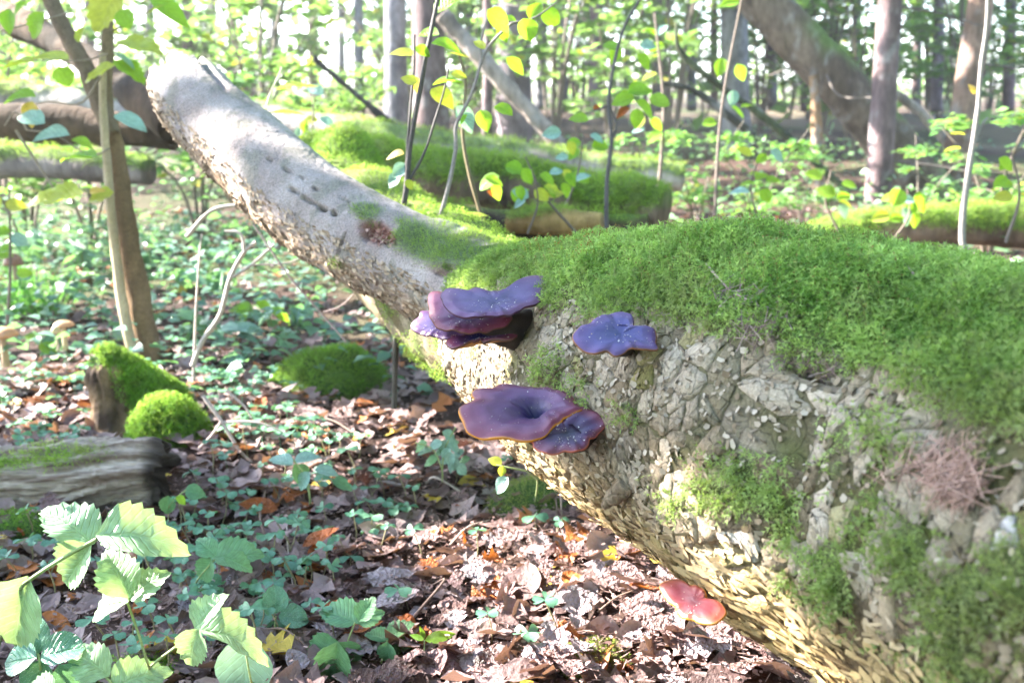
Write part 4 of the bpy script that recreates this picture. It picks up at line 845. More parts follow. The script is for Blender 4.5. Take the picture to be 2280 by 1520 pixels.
for a in [('hazel', 262, -30, 118, 118, .7), ('hazelg', 95, 30, 62, 120, .6), ('limey', 155, 135, 92, 187, .25), ('limey', 78, 138, 76, 178, .2), ('hazel', 252, 145, 78, 150, .45), ('hazel', 262, 92, 108, 14, .25), ('blue', 252, 118, 60, 32, .3), ('hazelg', 255, 138, 82, 28, .35), ('lance', 332, -15, 118, 40, .5), ('blue', 254, 256, 80, 22, .3), ('hazelg', 214, 350, 84, 183, .3), ('blue', 155, 300, 88, 173, .35),
          ('hazel', 178, 430, 125, 170, .3), ('hazel', 250, 428, 60, 160, .5), ('lime', 80, 215, 78, 176, .3), ('yellow', 72, 226, 56, 104, .5), ('round', 268, 22, 48, 62, .7), ('lime', 20, 20, 55, 95, .5), ('lime', 60, 5, 50, 140, .5), ('limey', 175, 95, 40, 280, .3), ('round', 130, 150, 50, 60, .6), ('lime', 160, 310, 50, 20, .3), ('yellow', 200, 430, 30, 330, .4), ('lancey', 330, 30, 40, -30, .3), ('blue', 100, 275, 70, 200, .3)]:
    leaf_px(sap, a[0], a[1], a[2], k_ - 0.12 - 0.1 * random.random(), a[3], a[4], a[5])
# two-leaved sprig beyond the broken limb
sp = thing('leafy_sprig', 'thin sprig with two bright yellow-green leaves behind the tip of the broken limb', 'plant', P(590, 262, 2.5))
obj('stem', tubes_mesh('stem', [px_tube([(585, 275), (600, 215), (618, 175), (628, 150)], 2.5, 6, 4, 12, 5)], M_stem, (0.5, 0.5, 0.35)), sp)
for a in [('lancey', 612, 200, 98, -12, .2), ('lancey', 596, 250, 85, 3, .2), ('limey', 600, 240, 40, 170, .2)]: leaf_px(sp, a[0], a[1], a[2], 2.48, a[3], a[4], a[5])
# slender saplings rising behind the crotch of the trunk
NEARTO = [('beyond the forked sapling', 100), ('beyond the tip of the broken limb', 560), ('in front of the blue-grey spruce', 890), ('in front of the leaning dead pole', 1180), ('behind the dip in the moss', 1400), ('in front of the greyish-lilac trunk', 1620), ('in front of the leaning mossy trunk', 1800), ('beside the violet-barked spruce', 1960), ('by the white-barked stem', 2170)]
def nearto(x): return min(NEARTO, key=lambda z: abs(z[1] - x))[0]
def slim(label, stems, leaves, d, base, col, group=None, key=None):
    r = thing('slender_sapling', label, 'sapling', P(*base, d), group)
    for j, st in enumerate(stems):
        obj('stem', tubes_mesh('stem', [px_tube(st[0], d + (st[3] if len(st) > 3 else 0), st[1], st[2], 26, 7)], M_stem, col), r)
    for a in leaves: leaf_px(r, a[0], a[1], a[2], d + random.uniform(-0.08, 0.08), a[3], a[4], a[5] if len(a) > 5 else random.uniform(0.3, 0.8), random.uniform(-0.2, 0.2))
    return r
slim('dark thin upright sapling with glossy oval leaves rising from the mossy second stem', [([(890, 500), (905, 420), (912, 330), (930, 230), (950, 120), (975, 0), (990, -70)], 14, 8), ([(903, 430), (907, 330), (915, 230), (922, 150), (923, 78)], 8, 5), ([(910, 405), (945, 340), (968, 270), (988, 205), (1000, 150)], 7, 4)],
     [('round', 968, 32, 66, -35), ('round', 978, 78, 48, 182), ('lime', 960, 96, 70, 12), ('limey', 926, 120, 58, 182, .3), ('limey', 960, 198, 66, 38, .75), ('lime', 962, 190, 68, -12, .3), ('yellow', 918, 170, 34, 60), ('yellow', 900, 342, 40, 185, .6), ('blue', 905, 365, 44, 140), ('blue', 890, 385, 42, 130), ('lime', 925, 105, 38, 30), ('limey', 930, 185, 40, 200), ('limey', 905, 400, 26, 60)], 1.88, (893, 490), (0.075, 0.062, 0.06))
slim('grey crooked thin sapling with pointed leaves beside the dark upright one', [([(975, 500), (1000, 410), (1015, 330), (1015, 280), (1050, 210), (1075, 130), (1100, 90), (1140, 52)], 11, 6), ([(1074, 140), (1070, 100), (1085, 40)], 7, 5), ([(1140, 52), (1190, 40), (1240, 5)], 5, 3)],
     [('blue', 1018, 236, 68, 58, .4), ('lime', 1085, 22, 66, 40, .6), ('lime', 1128, 128, 54, 42, .5), ('round', 1100, 238, 46, 25), ('lime', 1070, 245, 52, 72), ('round', 1165, 42, 52, 70), ('round', 1205, 28, 48, 30), ('limey', 1080, 110, 34, 220), ('lime', 1110, 60, 40, 60), ('limey', 1045, 130, 46, 200), ('lime', 1040, 255, 32, 130), ('limey', 1005, 165, 36, 10), ('lime', 1180, 45, 50, -60), ('lime', 1150, 50, 40, 200),
      ('lance', 990, 486, 82, 196, .2), ('lancey', 1000, 490, 88, -8, .2), ('lancey', 1004, 496, 70, 14, .2), ('limey', 1000, 498, 60, 40, .2)], 1.86, (980, 498), (0.24, 0.20, 0.19))
slim('olive thin bent sapling among the mossy logs', [([(1080, 510), (1045, 385), (1030, 290), (1036, 180), (1012, 90)], 10, 6)], [('round', 1112, 392, 54, 150), ('lime', 1080, 395, 44, 20), ('lime', 1095, 410, 40, 60), ('orange', 1085, 424, 18, 40)], 2.25, (1080, 505), (0.17, 0.13, 0.07))
slim('forked thin sapling with an orange leaf behind the dip in the moss', [([(1350, 530), (1352, 400), (1362, 310), (1355, 230), (1368, 140), (1390, 60), (1425, 0)], 11, 6), ([(1362, 310), (1372, 280), (1360, 240)], 6, 4), ([(1356, 235), (1330, 245), (1300, 255)], 5, 3), ([(1390, 210), (1430, 208), (1470, 200)], 4, 3)],
     [('lime', 1398, 206, 60, -14), ('lime', 1415, 225, 58, 38), ('lime', 1412, 215, 52, 165), ('round', 1445, 222, 48, 10), ('orange', 1402, 240, 36, 150), ('lime', 1418, 242, 44, 92), ('lime', 1372, 100, 44, 100), ('blue', 1425, 100, 36, 10), ('lime', 1420, 120, 44, 50), ('round', 1380, 110, 40, 200), ('lime', 1310, 268, 44, 190), ('blue', 1250, 295, 44, 175), ('orange', 1320, 240, 18, 0)], 2.75, (1350, 520), (0.10, 0.085, 0.085))
slim('pale leafless white-barked stem leaning beside the mossy log', [([(2150, 585), (2142, 520), (2150, 430), (2165, 330), (2178, 240), (2184, 150), (2196, 60), (2200, -40)], 17, 6), ([(2166, 330), (2185, 280), (2200, 262)], 7, 4)], [('limey', 2150, 300, 34, 190, .2), ('limey', 2140, 330, 36, 180, .2), ('yellow', 2170, 210, 24, 250)], 3.3, (2146, 570), (0.26, 0.23, 0.21))
for (bx, by, tx, ty, d, w) in ((1590, 520, 1655, -20, 3.6, 8), (1462, 470, 1458, 30, 4.2, 10), (1175, 520, 1185, 380, 2.6, 6), (1285, 520, 1170, 350, 2.8, 7), (1690, 500, 1700, 330, 3.4, 6), (1870, 520, 1850, 380, 3.8, 6), (1985, 540, 2020, 420, 3.6, 6), (1240, 500, 1300, 300, 3.0, 6), (10, 800, 20, 420, 3.2, 9), (640, 520, 700, 200, 4.0, 7), (2240, 540, 2250, 330, 3.0, 8)):
    mx_ = (bx + tx) / 2 + random.uniform(-25, 25); lv = []
    for q in range(random.randint(6, 11)):
        u_ = random.uniform(0.35, 1.0); lv.append((random.choice(['lime', 'round', 'lime', 'limey', 'blue']), bx + (tx - bx) * u_ + random.uniform(-30, 30), by + (ty - by) * u_, random.uniform(28, 46), random.uniform(-30, 210)))
    slim('thin wild sapling with a few small green leaves ' + nearto(tx), [([(bx, by), (mx_, (by + ty) / 2), (tx, ty)], w, w * 0.5)], lv, d, (bx, by), (0.16, 0.12, 0.10), 'thin saplings ' + nearto(tx))

# raspberry and strawberry plants in front
def bramble(label, stems, leaves, d, base, name='bramble_plant', cat='plant', dcol=(0.28, 0.34, 0.14), dj=0.03):
    g = G(*base); r = thing(name, label, cat, g)
    for st in stems:
        pts = [P(x, y, d) for x, y in st[0][:-1]] + [g if st[0][-1] == 'g' else P(*st[0][-1], d)]
        pa = resample(np.array(pts[::-1]), 14); obj('stem', tubes_mesh('stem', [(pa, np.full(14, st[1] / 2 / F_PX * d), 6)], M_stem, dcol), r)
    for a in leaves: leaf_px(r, a[0], a[1], a[2], d + random.uniform(-dj, dj), a[3], a[4], a[5], a[6] if len(a) > 6 else 0.15, name='leaflet')
    return r
bramble('bramble sprig with three broad sunlit serrated leaflets in front of the rotten log', [([(215, 1200), (110, 1260), (30, 1330), 'g'], 9)], [('rasp', 205, 1205, 150, 215, .25), ('rasp', 222, 1190, 185, -4, .3, .1), ('rasp', 200, 1215, 130, 130, .35), ('rasp', 60, 1290, 190, 110, .8)], 1.16, (-10, 1480))
bramble('bramble sprig with three jagged sunlit leaflets, one shot through with holes', [([(282, 1335), (305, 1400), (330, 1480), 'g'], 6)], [('rasp', 285, 1325, 120, 240, .5), ('rasp', 288, 1330, 100, -38, .4), ('rasp', 282, 1338, 110, 172, .5)], 1.2, (335, 1500))
bramble('bramble sprig with a long sunlit leaflet reaching over the litter', [([(440, 1400), (390, 1440), (338, 1480), 'g'], 6)], [('rasp', 437, 1396, 95, -55, .45), ('rasp', 448, 1400, 160, 8, .25, .1), ('rasp', 440, 1402, 100, 108, .5)], 1.2, (340, 1500))
bramble('low bramble shoot with half lit leaves at the foot of the sprigs', [([(230, 1500), (260, 1530), 'g'], 6)], [('rasp', 240, 1500, 110, 210, .5), ('rasp', 250, 1530, 120, -25, .4), ('rasp', 120, 1540, 90, 190, .4)], 1.22, (270, 1515))
bramble('single large pale blue-green oval leaf standing over the litter', [([(545, 1440), (560, 1520), 'g'], 5)], [('blue', 545, 1412, 175, 92, .75)], 1.25, (560, 1500), 'single_leaf_plant')
bramble('wild strawberry plant with three toothed green leaflets in the leaf litter', [([(790, 1385), (770, 1440), 'g'], 4)], [('straw', 795, 1385, 95, 200, .5), ('straw', 800, 1380, 60, 300, .4), ('straw', 798, 1385, 62, -25, .35)], 1.36, (770, 1470), 'strawberry_plant')
bramble('wild strawberry plant with a broad light green fan leaf', [([(755, 1435), (750, 1480), 'g'], 4)], [('straw', 752, 1432, 105, 100, .6), ('straw', 750, 1430, 95, 150, .55), ('straw', 756, 1432, 85, 60, .55)], 1.34, (750, 1490), 'strawberry_plant')
bramble('wild strawberry plant with narrow dark folded leaflets beside the fan leaf', [([(862, 1425), (850, 1470), 'g'], 4)], [('straw', 862, 1425, 55, 200, .4), ('straw', 864, 1422, 66, -40, .4), ('straw', 866, 1428, 75, 40, .45), ('straw', 862, 1430, 60, 90, .5)], 1.36, (850, 1480), 'strawberry_plant')
bramble('serrated green seedling with a long leaflet above the sorrel', [([(478, 1245), (440, 1290), 'g'], 4)], [('straw', 476, 1240, 110, -8, .4), ('straw', 470, 1245, 70, 120, .5), ('straw', 478, 1235, 60, 220, .4), ('straw', 500, 1240, 70, 20, .4)], 1.5, (430, 1330), 'strawberry_plant')
bramble('small seedling with two narrow bright green leaves', [([(945, 1425), (945, 1470), 'g'], 3)], [('lance', 946, 1425, 70, -12, .4), ('lance', 944, 1424, 35, 200, .4), ('lance', 945, 1422, 30, 250, .4)], 1.36, (946, 1480), 'seedling')
bramble('speckled dead-nettle with paired round leaves by the left bramble', [([(85, 1455), (90, 1490), 'g'], 5)], [('lam', 85, 1455, 90, 250, .5), ('lam', 90, 1460, 95, -10, .5), ('lam', 82, 1462, 85, 170, .5), ('lam', 88, 1468, 90, 95, .5), ('lam', 130, 1480, 80, 60, .5)], 1.24, (90, 1500), 'dead_nettle')
bramble('speckled dead-nettle with four grey-green leaves among the sorrel', [([(615, 1370), (610, 1410), 'g'], 4)], [('lam', 615, 1365, 62, 265, .5), ('lam', 620, 1372, 66, 5, .5), ('lam', 612, 1372, 60, 178, .5), ('lam', 618, 1378, 58, 95, .5)], 1.42, (610, 1420), 'dead_nettle')
bramble('pale speckled leaf pair rising from the dark litter', [([(1000, 1510), (1000, 1530), 'g'], 4)], [('lam', 1005, 1515, 75, 200, .4), ('lam', 1005, 1515, 70, -20, .4), ('lam', 1000, 1520, 50, 270, .5)], 1.32, (1000, 1515), 'dead_nettle')
bramble('yellow-green cress with two curled pale leaves under the funnel fungus', [([(1105, 1035), (1160, 1045), (1195, 1065), 'g'], 4)], [('limey', 1118, 1032, 34, 200, .6), ('blue', 1132, 1062, 48, 130, .5), ('limey', 1120, 1036, 26, 100, .5)], 1.42, (1190, 1120), 'cress_plant')
lv = []
for q in range(9):
    x0, y0 = 1010 - q * 9, 960 + q * 4 + 30 * (q > 5)
    lv += [('blue' if q % 2 else 'straw', 950 + 12 * q, 985 + (q % 3) * 18, 36, 160 + 15 * random.uniform(-1, 1), .35), ('blue', 985 + 4 * q, 960 + 9 * q, 34, random.uniform(20, 120), .4)]
bramble('small vetch with many pale paired leaflets under the funnel fungus', [([(1015, 950), (990, 1000), (985, 1060), 'g'], 3), ([(925, 985), (965, 1000), (985, 1050), 'g'], 3)], lv, 1.9, (985, 1080), 'vetch_plant')
bramble('pale-leaved nettle shoot with sunlit top leaves', [([(650, 1020), (680, 1060), (690, 1110), 'g'], 5)], [('blue', 652, 1035, 60, 200, .35), ('blue', 655, 1030, 60, -20, .3), ('straw', 655, 1036, 55, 60, .4), ('blue', 700, 1045, 55, 10, .3), ('blue', 690, 1050, 50, 120, .4), ('straw', 740, 1070, 50, 20, .3)], 1.85, (690, 1130), 'nettle_shoot')
bramble('little green two-leaf seedling beside the end of the rotten log', [([(415, 1090), (390, 1110), (375, 1130), 'g'], 3)], [('straw', 412, 1092, 45, 10, .5), ('straw', 375, 1105, 45, 100, .6), ('lime', 392, 1105, 28, 40, .4)], 1.8, (375, 1150), 'seedling')
for (x, y, n_) in ((520, 745, 5), (600, 700, 4), (430, 720, 4), (330, 560, 5), (150, 640, 5), (60, 540, 5), (500, 610, 5), (180, 560, 4), (660, 690, 3), (90, 760, 4), (560, 680, 4), (400, 610, 4), (250, 900, 3)):
    g = G(x, y + 40); d = float(proj(g)[2]); bramble('broad-leaved shade herb with %s spreading leaves %s' % (('three', 'four', 'five')[n_ - 3], zone(x, y)), [([(x, y), (x + 4, y + 25), 'g'], 4)], [(random.choice(['blue', 'straw', 'blue', 'straw', 'lime']), x + random.uniform(-12, 12), y + random.uniform(-14, 14), random.uniform(38, 66), random.uniform(-30, 210), .25) for _ in range(n_)], d, (x, y + 40), 'woodland_herb')
for o in [o for o in COL.objects if o.name.startswith('woodland_herb')]: o['group'] = o['label'].replace('herb with', 'herbs with')

# ------------------------------------------------------------------ stump, moss cushions, rotten log, twigs, cone, small mushrooms
def mossed(name, surf, parent, n, length, dens=None, **k):
    d = np.ones((surf.ns, surf.nph)) if dens is None else dens
    fi, fj = sample_surf(surf, n, d); pp, nn = surf.at(fi, fj), unit(surf.at(fi, fj, surf.nrm))
    return obj(name, moss_mesh(name, pp, nn, length, **k), parent, kind='stuff')
def mound(label, c, rx, ry, h, n, length, **k):
    th = np.linspace(0, 2 * math.pi, 40, endpoint=False); t = np.linspace(0, 1, 16)
    c = np.array(c); X = c[0] + rx * np.outer(np.sin(t * math.pi / 2), np.cos(th)); Y = c[1] + ry * np.outer(np.sin(t * math.pi / 2), np.sin(th)); Z = c[2] - 0.02 + (h + 0.02) * np.outer(np.cos(t * math.pi / 2), np.ones(40))
    V = np.stack([X, Y, Z], -1); V += (V - c) * (0.28 * fbm(V, 9, 3))[..., None]
    i = np.arange(15)[:, None] * 40; j = np.arange(40)[None]; kk = (j + 1) % 40; Q = np.stack([i + j, i + 40 + j, i + 40 + kk, i + kk], -1).reshape(-1, 4)
    o = thing('moss_cushion', label, 'moss', c); obj('cushion', mesh_np('cushion', V.reshape(-1, 3), None, Q, M_bark, mix((0.05, 0.09, 0.02), (0.08, 0.14, 0.03), np.clip(0.5 + fbm(V, 20, 2), 0, 1)).reshape(-1, 3)), o)
    fi = np.sqrt(rng.random(n)) * 14.9; fj = rng.random(n) * 40; a, b_ = fi.astype(int), fj.astype(int); q = (fi - a)[:, None]; w = (fj - b_)[:, None]; b2 = (b_ + 1) % 40
    pp = (V[a, b_] * (1 - q) + V[a + 1, b_] * q) * (1 - w) + (V[a, b2] * (1 - q) + V[a + 1, b2] * q) * w
    nn = unit((pp - c) / np.array([rx, ry, h]) ** 2 + np.array([0, 0, 1e-3])); obj('moss_shoots', moss_mesh('moss_shoots', pp, nn, length, **k), o, kind='stuff'); return o
GREEN = dict(ns=30.0, c_lo=(0.05, 0.16, 0.012), c_hi=(0.22, 0.46, 0.035), c_dry=(0.14, 0.16, 0.04))
mound('rounded bright green moss cushion on the ground below the broken limb', G(735, 868), 0.155, 0.11, 0.115, 7000, 0.022, small=True, **GREEN)
mound('soft green moss cushion growing against the foot of the mossy stump', G(372, 985), 0.082, 0.075, 0.10, 5000, 0.026, small=True, **GREEN)
mound('brownish low moss cushion beside the sunlit litter', G(1330, 1478), 0.05, 0.045, 0.02, 1500, 0.016, small=True, c_lo=(0.10, 0.11, 0.03), c_hi=(0.20, 0.18, 0.06), c_dry=(0.2, 0.14, 0.07))
mound('low olive moss cushion under the trunk beside the cress', G(1215, 1115), 0.10, 0.08, 0.035, 2200, 0.016, small=True, c_lo=(0.09, 0.12, 0.03), c_hi=(0.24, 0.22, 0.07), c_dry=(0.26, 0.17, 0.08))
mound('tiny bright moss tuft in front of the bramble sprigs', G(320, 1500), 0.06, 0.05, 0.02, 1500, 0.014, small=True, **GREEN)
mound('small moss tuft between sorrel leaves left of the log end', G(25, 1185), 0.06, 0.05, 0.03, 1500, 0.016, small=True, **GREEN)
# the mossy stump
sb = G(268, 958); dst = float(proj(sb)[2])
stump = thing('mossy_stump', 'rotten brown tree stump with a thick cap of green moss beside the sapling', 'stump', sb)
def stump_disp(s, pos, n0): return 0.016 * fbm(np.stack([s.phi[None] * 2.2 + 0 * pos[..., 0], s.S[:, None] * 4 + 0 * pos[..., 0], 0 * pos[..., 0]], -1), 1.6, 3) + 0.006 * fbm(pos, 60, 2)
ss = Surf([np.append(P(275, 985, dst), 0.085), np.append(P(262, 930, dst), 0.06), np.append(P(250, 870, dst), 0.048), np.append(P(238, 830, dst), 0.046), np.append(P(235, 812, dst), 0.03)], 60, 60, stump_disp)
obj('wood', ss.mesh('wood', M_wood, mix((0.06, 0.035, 0.022), (0.24, 0.15, 0.08), np.clip(0.45 + fbm(ss.pos, 22, 3), 0, 1))), stump)
fl = Surf([np.append(P(215, 815, dst), 0.030), np.append(P(250, 818, dst + 0.02), 0.042), np.append(P(300, 860, dst + 0.03), 0.055), np.append(P(350, 905, dst + 0.03), 0.06), np.append(P(385, 945, dst + 0.03), 0.05)], 60, 44, lambda s, p, n: 0.012 * fbm(p, 18, 3))
flo = obj('mossy_flank', fl.mesh('mossy_flank', M_bark, np.tile((0.05, 0.08, 0.02), (60, 44, 1))), stump)
mossed('moss_shoots', fl, flo, 8000, 0.024, (fl.nrm[..., 2] > -0.35) * 1.0, small=True, **GREEN)
# rotten log in front of it
dl = 1.95
def rot_disp(s, pos, n0):
    q = np.stack([s.S[:, None] * 5 + 0 * pos[..., 0], s.phi[None] * 3.2 + 0.6 * np.sin(s.S * 14)[:, None], 0 * pos[..., 0]], -1)
    return 0.020 * fbm(q, 1.5, 4) + 0.005 * fbm(q * np.array([1.5, 7, 1]), 2.0, 2)
rl = Surf([np.append(P(-260, 1110, dl), 0.062), np.append(P(-60, 1085, dl), 0.066), np.append(P(120, 1068, dl), 0.068), np.append(P(260, 1055, dl), 0.068), np.append(P(345, 1050, dl), 0.062), np.append(P(368, 1052, dl), 0.050)], 230, 110, rot_disp)
q = fbm(np.stack([rl.S[:, None] * 6 + 0 * rl.pos[..., 0], rl.phi[None] * 9 + 1.2 * np.sin(rl.S * 14)[:, None], 0 * rl.pos[..., 0]], -1), 1.4, 4)
rc = mix((0.15, 0.10, 0.075), (0.46, 0.38, 0.33), np.clip(0.5 + 1.1 * q, 0, 1)); endd = sstep(rl.S[-1] - 0.035, rl.S[-1] - 0.008, rl.S)[:, None]; rc = mix(rc, (0.03, 0.022, 0.02), 0.9 * endd * np.ones((1, 110)))
rlog = thing('rotten_log', 'short grey rotten log with splintered grain and a dark broken end', 'log', P(150, 1140, dl))
M_grain = mat_vc('weathered_grain', 0.9, 0.9, 60, 0.2, 0.35, stretch=(0.35, 2.2, 3.2), dist=0.006)
for i in range(10): rl.pos[-1 - i] += rl.a[-1] * (0.025 * fbm(np.stack([rl.phi * 3, rl.phi * 0, rl.phi * 0], -1), 1.5, 2) * (1 - i / 10))[:, None]
rl.c[-1] -= rl.a[-1] * 0.05
rlo = obj('wood', rl.mesh('wood', M_grain, rc, cap_col=(0.02, 0.015, 0.012)), rlog)
pxr, pyr, _ = proj(rl.pos); dm = (np.maximum(ell(pxr, pyr, 130, 1015, 95, 22, -0.05), ell(pxr, pyr, -20, 1030, 80, 20)) * (rl.nrm[..., 2] > 0.2))
mossed('moss_shoots', rl, rlo, 2600, 0.016, dm, small=True, c_lo=(0.12, 0.26, 0.03), c_hi=(0.30, 0.45, 0.06), c_dry=(0.3, 0.26, 0.1))
# twigs and sticks
def stick(label, paths, d, col=(0.27, 0.21, 0.18), name='fallen_twig', cat='twig', group=None):
    r = thing(name, label, cat, P(*paths[0][0][0], d), group)
    for j, (p_, w0, w1) in enumerate(paths): obj('shaft' if j == 0 else 'side_branch', tubes_mesh('shaft', [px_tube(p_, d, w0, w1, 22, 6)], M_stem, col), r)
stick('forked dead branch leaning up from the ground under the broken limb', [([(428, 815), (450, 760), (490, 700), (512, 620), (545, 560), (570, 540)], 12, 9), ([(512, 620), (560, 590), (610, 545)], 8, 5), ([(545, 560), (535, 520), (500, 515)], 8, 5), ([(415, 528), (470, 470), (540, 455)], 10, 8), ([(430, 850), (436, 700), (445, 560), (450, 520)], 6, 4)], 2.45, (0.45, 0.38, 0.34), 'dead_branch', 'branch')
stick('pale forked twig lying over the litter beside the moss cushion', [([(452, 880), (495, 940), (540, 1010), (600, 1060)], 9, 6), ([(495, 940), (570, 940), (640, 965)], 6, 4), ([(492, 940), (470, 970), (440, 1000)], 6, 4), ([(505, 870), (545, 905), (560, 930)], 6, 4)], 2.2, (0.5, 0.40, 0.37))
stick('dark straight stick standing under the broken limb', [([(886, 690), (880, 800), (878, 910)], 15, 13)], 1.95, (0.06, 0.05, 0.04), 'upright_stick', 'stick')
stick('long thin bare twig slanting from the limb to the ground', [([(565, 500), (640, 610), (700, 680), (770, 760)], 5, 4), ([(560, 590), (640, 585), (700, 560)], 4, 3), ([(720, 695), (760, 680), (800, 640)], 3, 2)], 2.3, (0.33, 0.25, 0.24))
for (x0, y0, x1, y1, w) in ((950, 1095, 1040, 1130, 7), (880, 1130, 935, 1180, 6), (700, 1400, 770, 1430, 5), (595, 1100, 615, 1280, 6), (640, 1180, 655, 1340, 5), (920, 1410, 960, 1330, 7), (1180, 1060, 1240, 1210, 5), (1235, 1080, 1250, 1200, 6), (1000, 1240, 1090, 1180, 6), (820, 1010, 700, 950, 5), (1330, 1390, 1420, 1340, 5), (590, 1430, 690, 1480, 6)):
    a, b_ = G(x0, y0), G(x1, y1); a[2] += 0.02; b_[2] += 0.02; m_ = (a + b_) / 2 + np.array([0, 0, 0.015]); d = float(proj(m_)[2]); pa = resample(np.array([a, m_ + rng.normal(size=3) * 0.01, b_]), 10)
    o = obj('fallen_twig', tubes_mesh('fallen_twig', [(pa, np.linspace(w, w * 0.6, 10) / 2 / F_PX * d, 6)], M_stem, random.choice([(0.30, 0.2, 0.16), (0.42, 0.33, 0.29), (0.16, 0.10, 0.08)]))); tag(o, 'short bare twig lying on the leaf litter', 'twig', 'twigs on the leaf litter')
for (x0, y0, x1, y1, w) in ((1572, 588, 1626, 648, 6), (2010, 582, 2035, 610, 7), (1640, 655, 1675, 672, 4)):
    a, b_ = P(x0, y0, surf_d(x0, y0) - 0.012), P(x1, y1, surf_d(x1, y1) - 0.012); o = obj('fallen_twig', tubes_mesh('fallen_twig', [(resample(np.array([a, b_]), 6), np.linspace(w, w * 0.7, 6) / 2 / F_PX * 1.0, 6)], M_stem, (0.38, 0.27, 0.24))); tag(o, 'bit of pale twig resting on the green moss of the trunk', 'twig', 'twig bits on the trunk moss')
# bare fibres: reddish needle nests caught in the bark
def needles(label, spots, n, c1, c2):
    ps = []
    for (x, y, sx, sy) in spots:
        for _ in range(n // len(spots)):
            X, Y = x + random.gauss(0, sx), y + random.gauss(0, sy); ps.append(P(X, Y, 0))
            ps[-1] = (X, Y)
    a, b_, dd = proj(trunk_s.pos); vis = np.sum(trunk_s.nrm * (np.array([0, 0, CAM_Z]) - trunk_s.pos), -1) > 0; idx = np.nonzero(vis.ravel())[0]; A, B_ = a.ravel()[idx], b_.ravel()[idx]; pos, nr_ = [], []
    for X, Y in ps:
        k = idx[np.argmin((A - X) ** 2 + (B_ - Y) ** 2)]; pos.append(trunk_s.pos.reshape(-1, 3)[k]); nr_.append(trunk_s.nrm.reshape(-1, 3)[k])
    pos, nr_ = np.array(pos), np.array(nr_); m = len(pos); tg = unit(np.cross(nr_, rng.normal(size=(m, 3)))); GV2 = np.array([(-0.5, -0.5, 0), (0.5, -0.5, 0), (0.4, 0.5, 0), (-0.4, 0.5, 0)]); GT2 = np.array([(0, 1, 2), (0, 2, 3)])
    v, t = merge_instances(GV2, GT2, pos + nr_ * rng.uniform(0.003, 0.013, m)[:, None], tg + 0.25 * nr_ * rng.normal(size=(m, 1)), nr_ + 0.4 * rng.normal(size=(m, 3)), np.stack([np.full(m, 0.0007), rng.uniform(0.012, 0.034, m), np.ones(m)], 1))
    o = obj('needle_litter', mesh_np('needle_litter', v, t, None, M_duff, np.repeat(mix(c1, c2, rng.random(m)), 4, 0), smooth=False)); tag(o, label, 'needles', None, 'stuff')
needles('nest of reddish dry needles caught on the thick end of the trunk', [(2120, 1045, 50, 22), (2150, 1090, 25, 18)], 520, (0.16, 0.085, 0.06), (0.42, 0.27, 0.22))
needles('dry conifer needles scattered in the hollow of the moss', [(1700, 730, 40, 20), (1800, 822, 40, 14), (1650, 670, 30, 12), (1130, 880, 30, 30)], 240, (0.10, 0.06, 0.07), (0.36, 0.26, 0.24))
# spruce cone beside the trunk
cg = G(1722, 1462); cone = thing('spruce_cone', 'closed brown spruce cone on the litter under the trunk', 'cone', cg)
ca0, ca1 = P(1712, 1430, float(proj(cg)[2]) - 0.01), P(1738, 1492, float(proj(cg)[2]) - 0.02)
cs_ = Surf([np.append(ca0, 0.006), np.append(ca0 * 0.8 + ca1 * 0.2, 0.0125), np.append(ca0 * 0.45 + ca1 * 0.55, 0.0135), np.append(ca0 * 0.15 + ca1 * 0.85, 0.011), np.append(ca1, 0.003)], 50, 40, lambda s, p, n: -0.0006 + 0 * p[..., 0])
obj('core', cs_.mesh('core', M_bark, np.tile((0.16, 0.08, 0.06), (50, 40, 1))), cone)
SCV = np.array([(-0.6, -0.4, -0.1), (0.6, -0.4, -0.1), (0.55, 0.3, 0.12), (0, 0.7, 0.28), (-0.55, 0.3, 0.12), (0, 0.1, 0.2)]); SCT = np.array([(0, 1, 5), (1, 2, 5), (2, 3, 5), (3, 4, 5), (4, 0, 5)])
sc_me = mesh_np('scale', SCV, SCT, None, M_bark, np.tile((0.24, 0.125, 0.10), (6, 1)), smooth=False)
for i in range(9):
    for j in range(9):
        fi_, fj_ = np.array([4 + i * 5.0]), np.array([(j + 0.5 * (i % 2)) * 40 / 9.0]); p_ = cs_.at(fi_, fj_)[0]; n_ = cs_.at(fi_, fj_, cs_.nrm)[0]; obj('scale', sc_me, cone, frame(p_ + n_ * 0.0004, cs_.a[int(fi_[0])], n_, 0.0064))
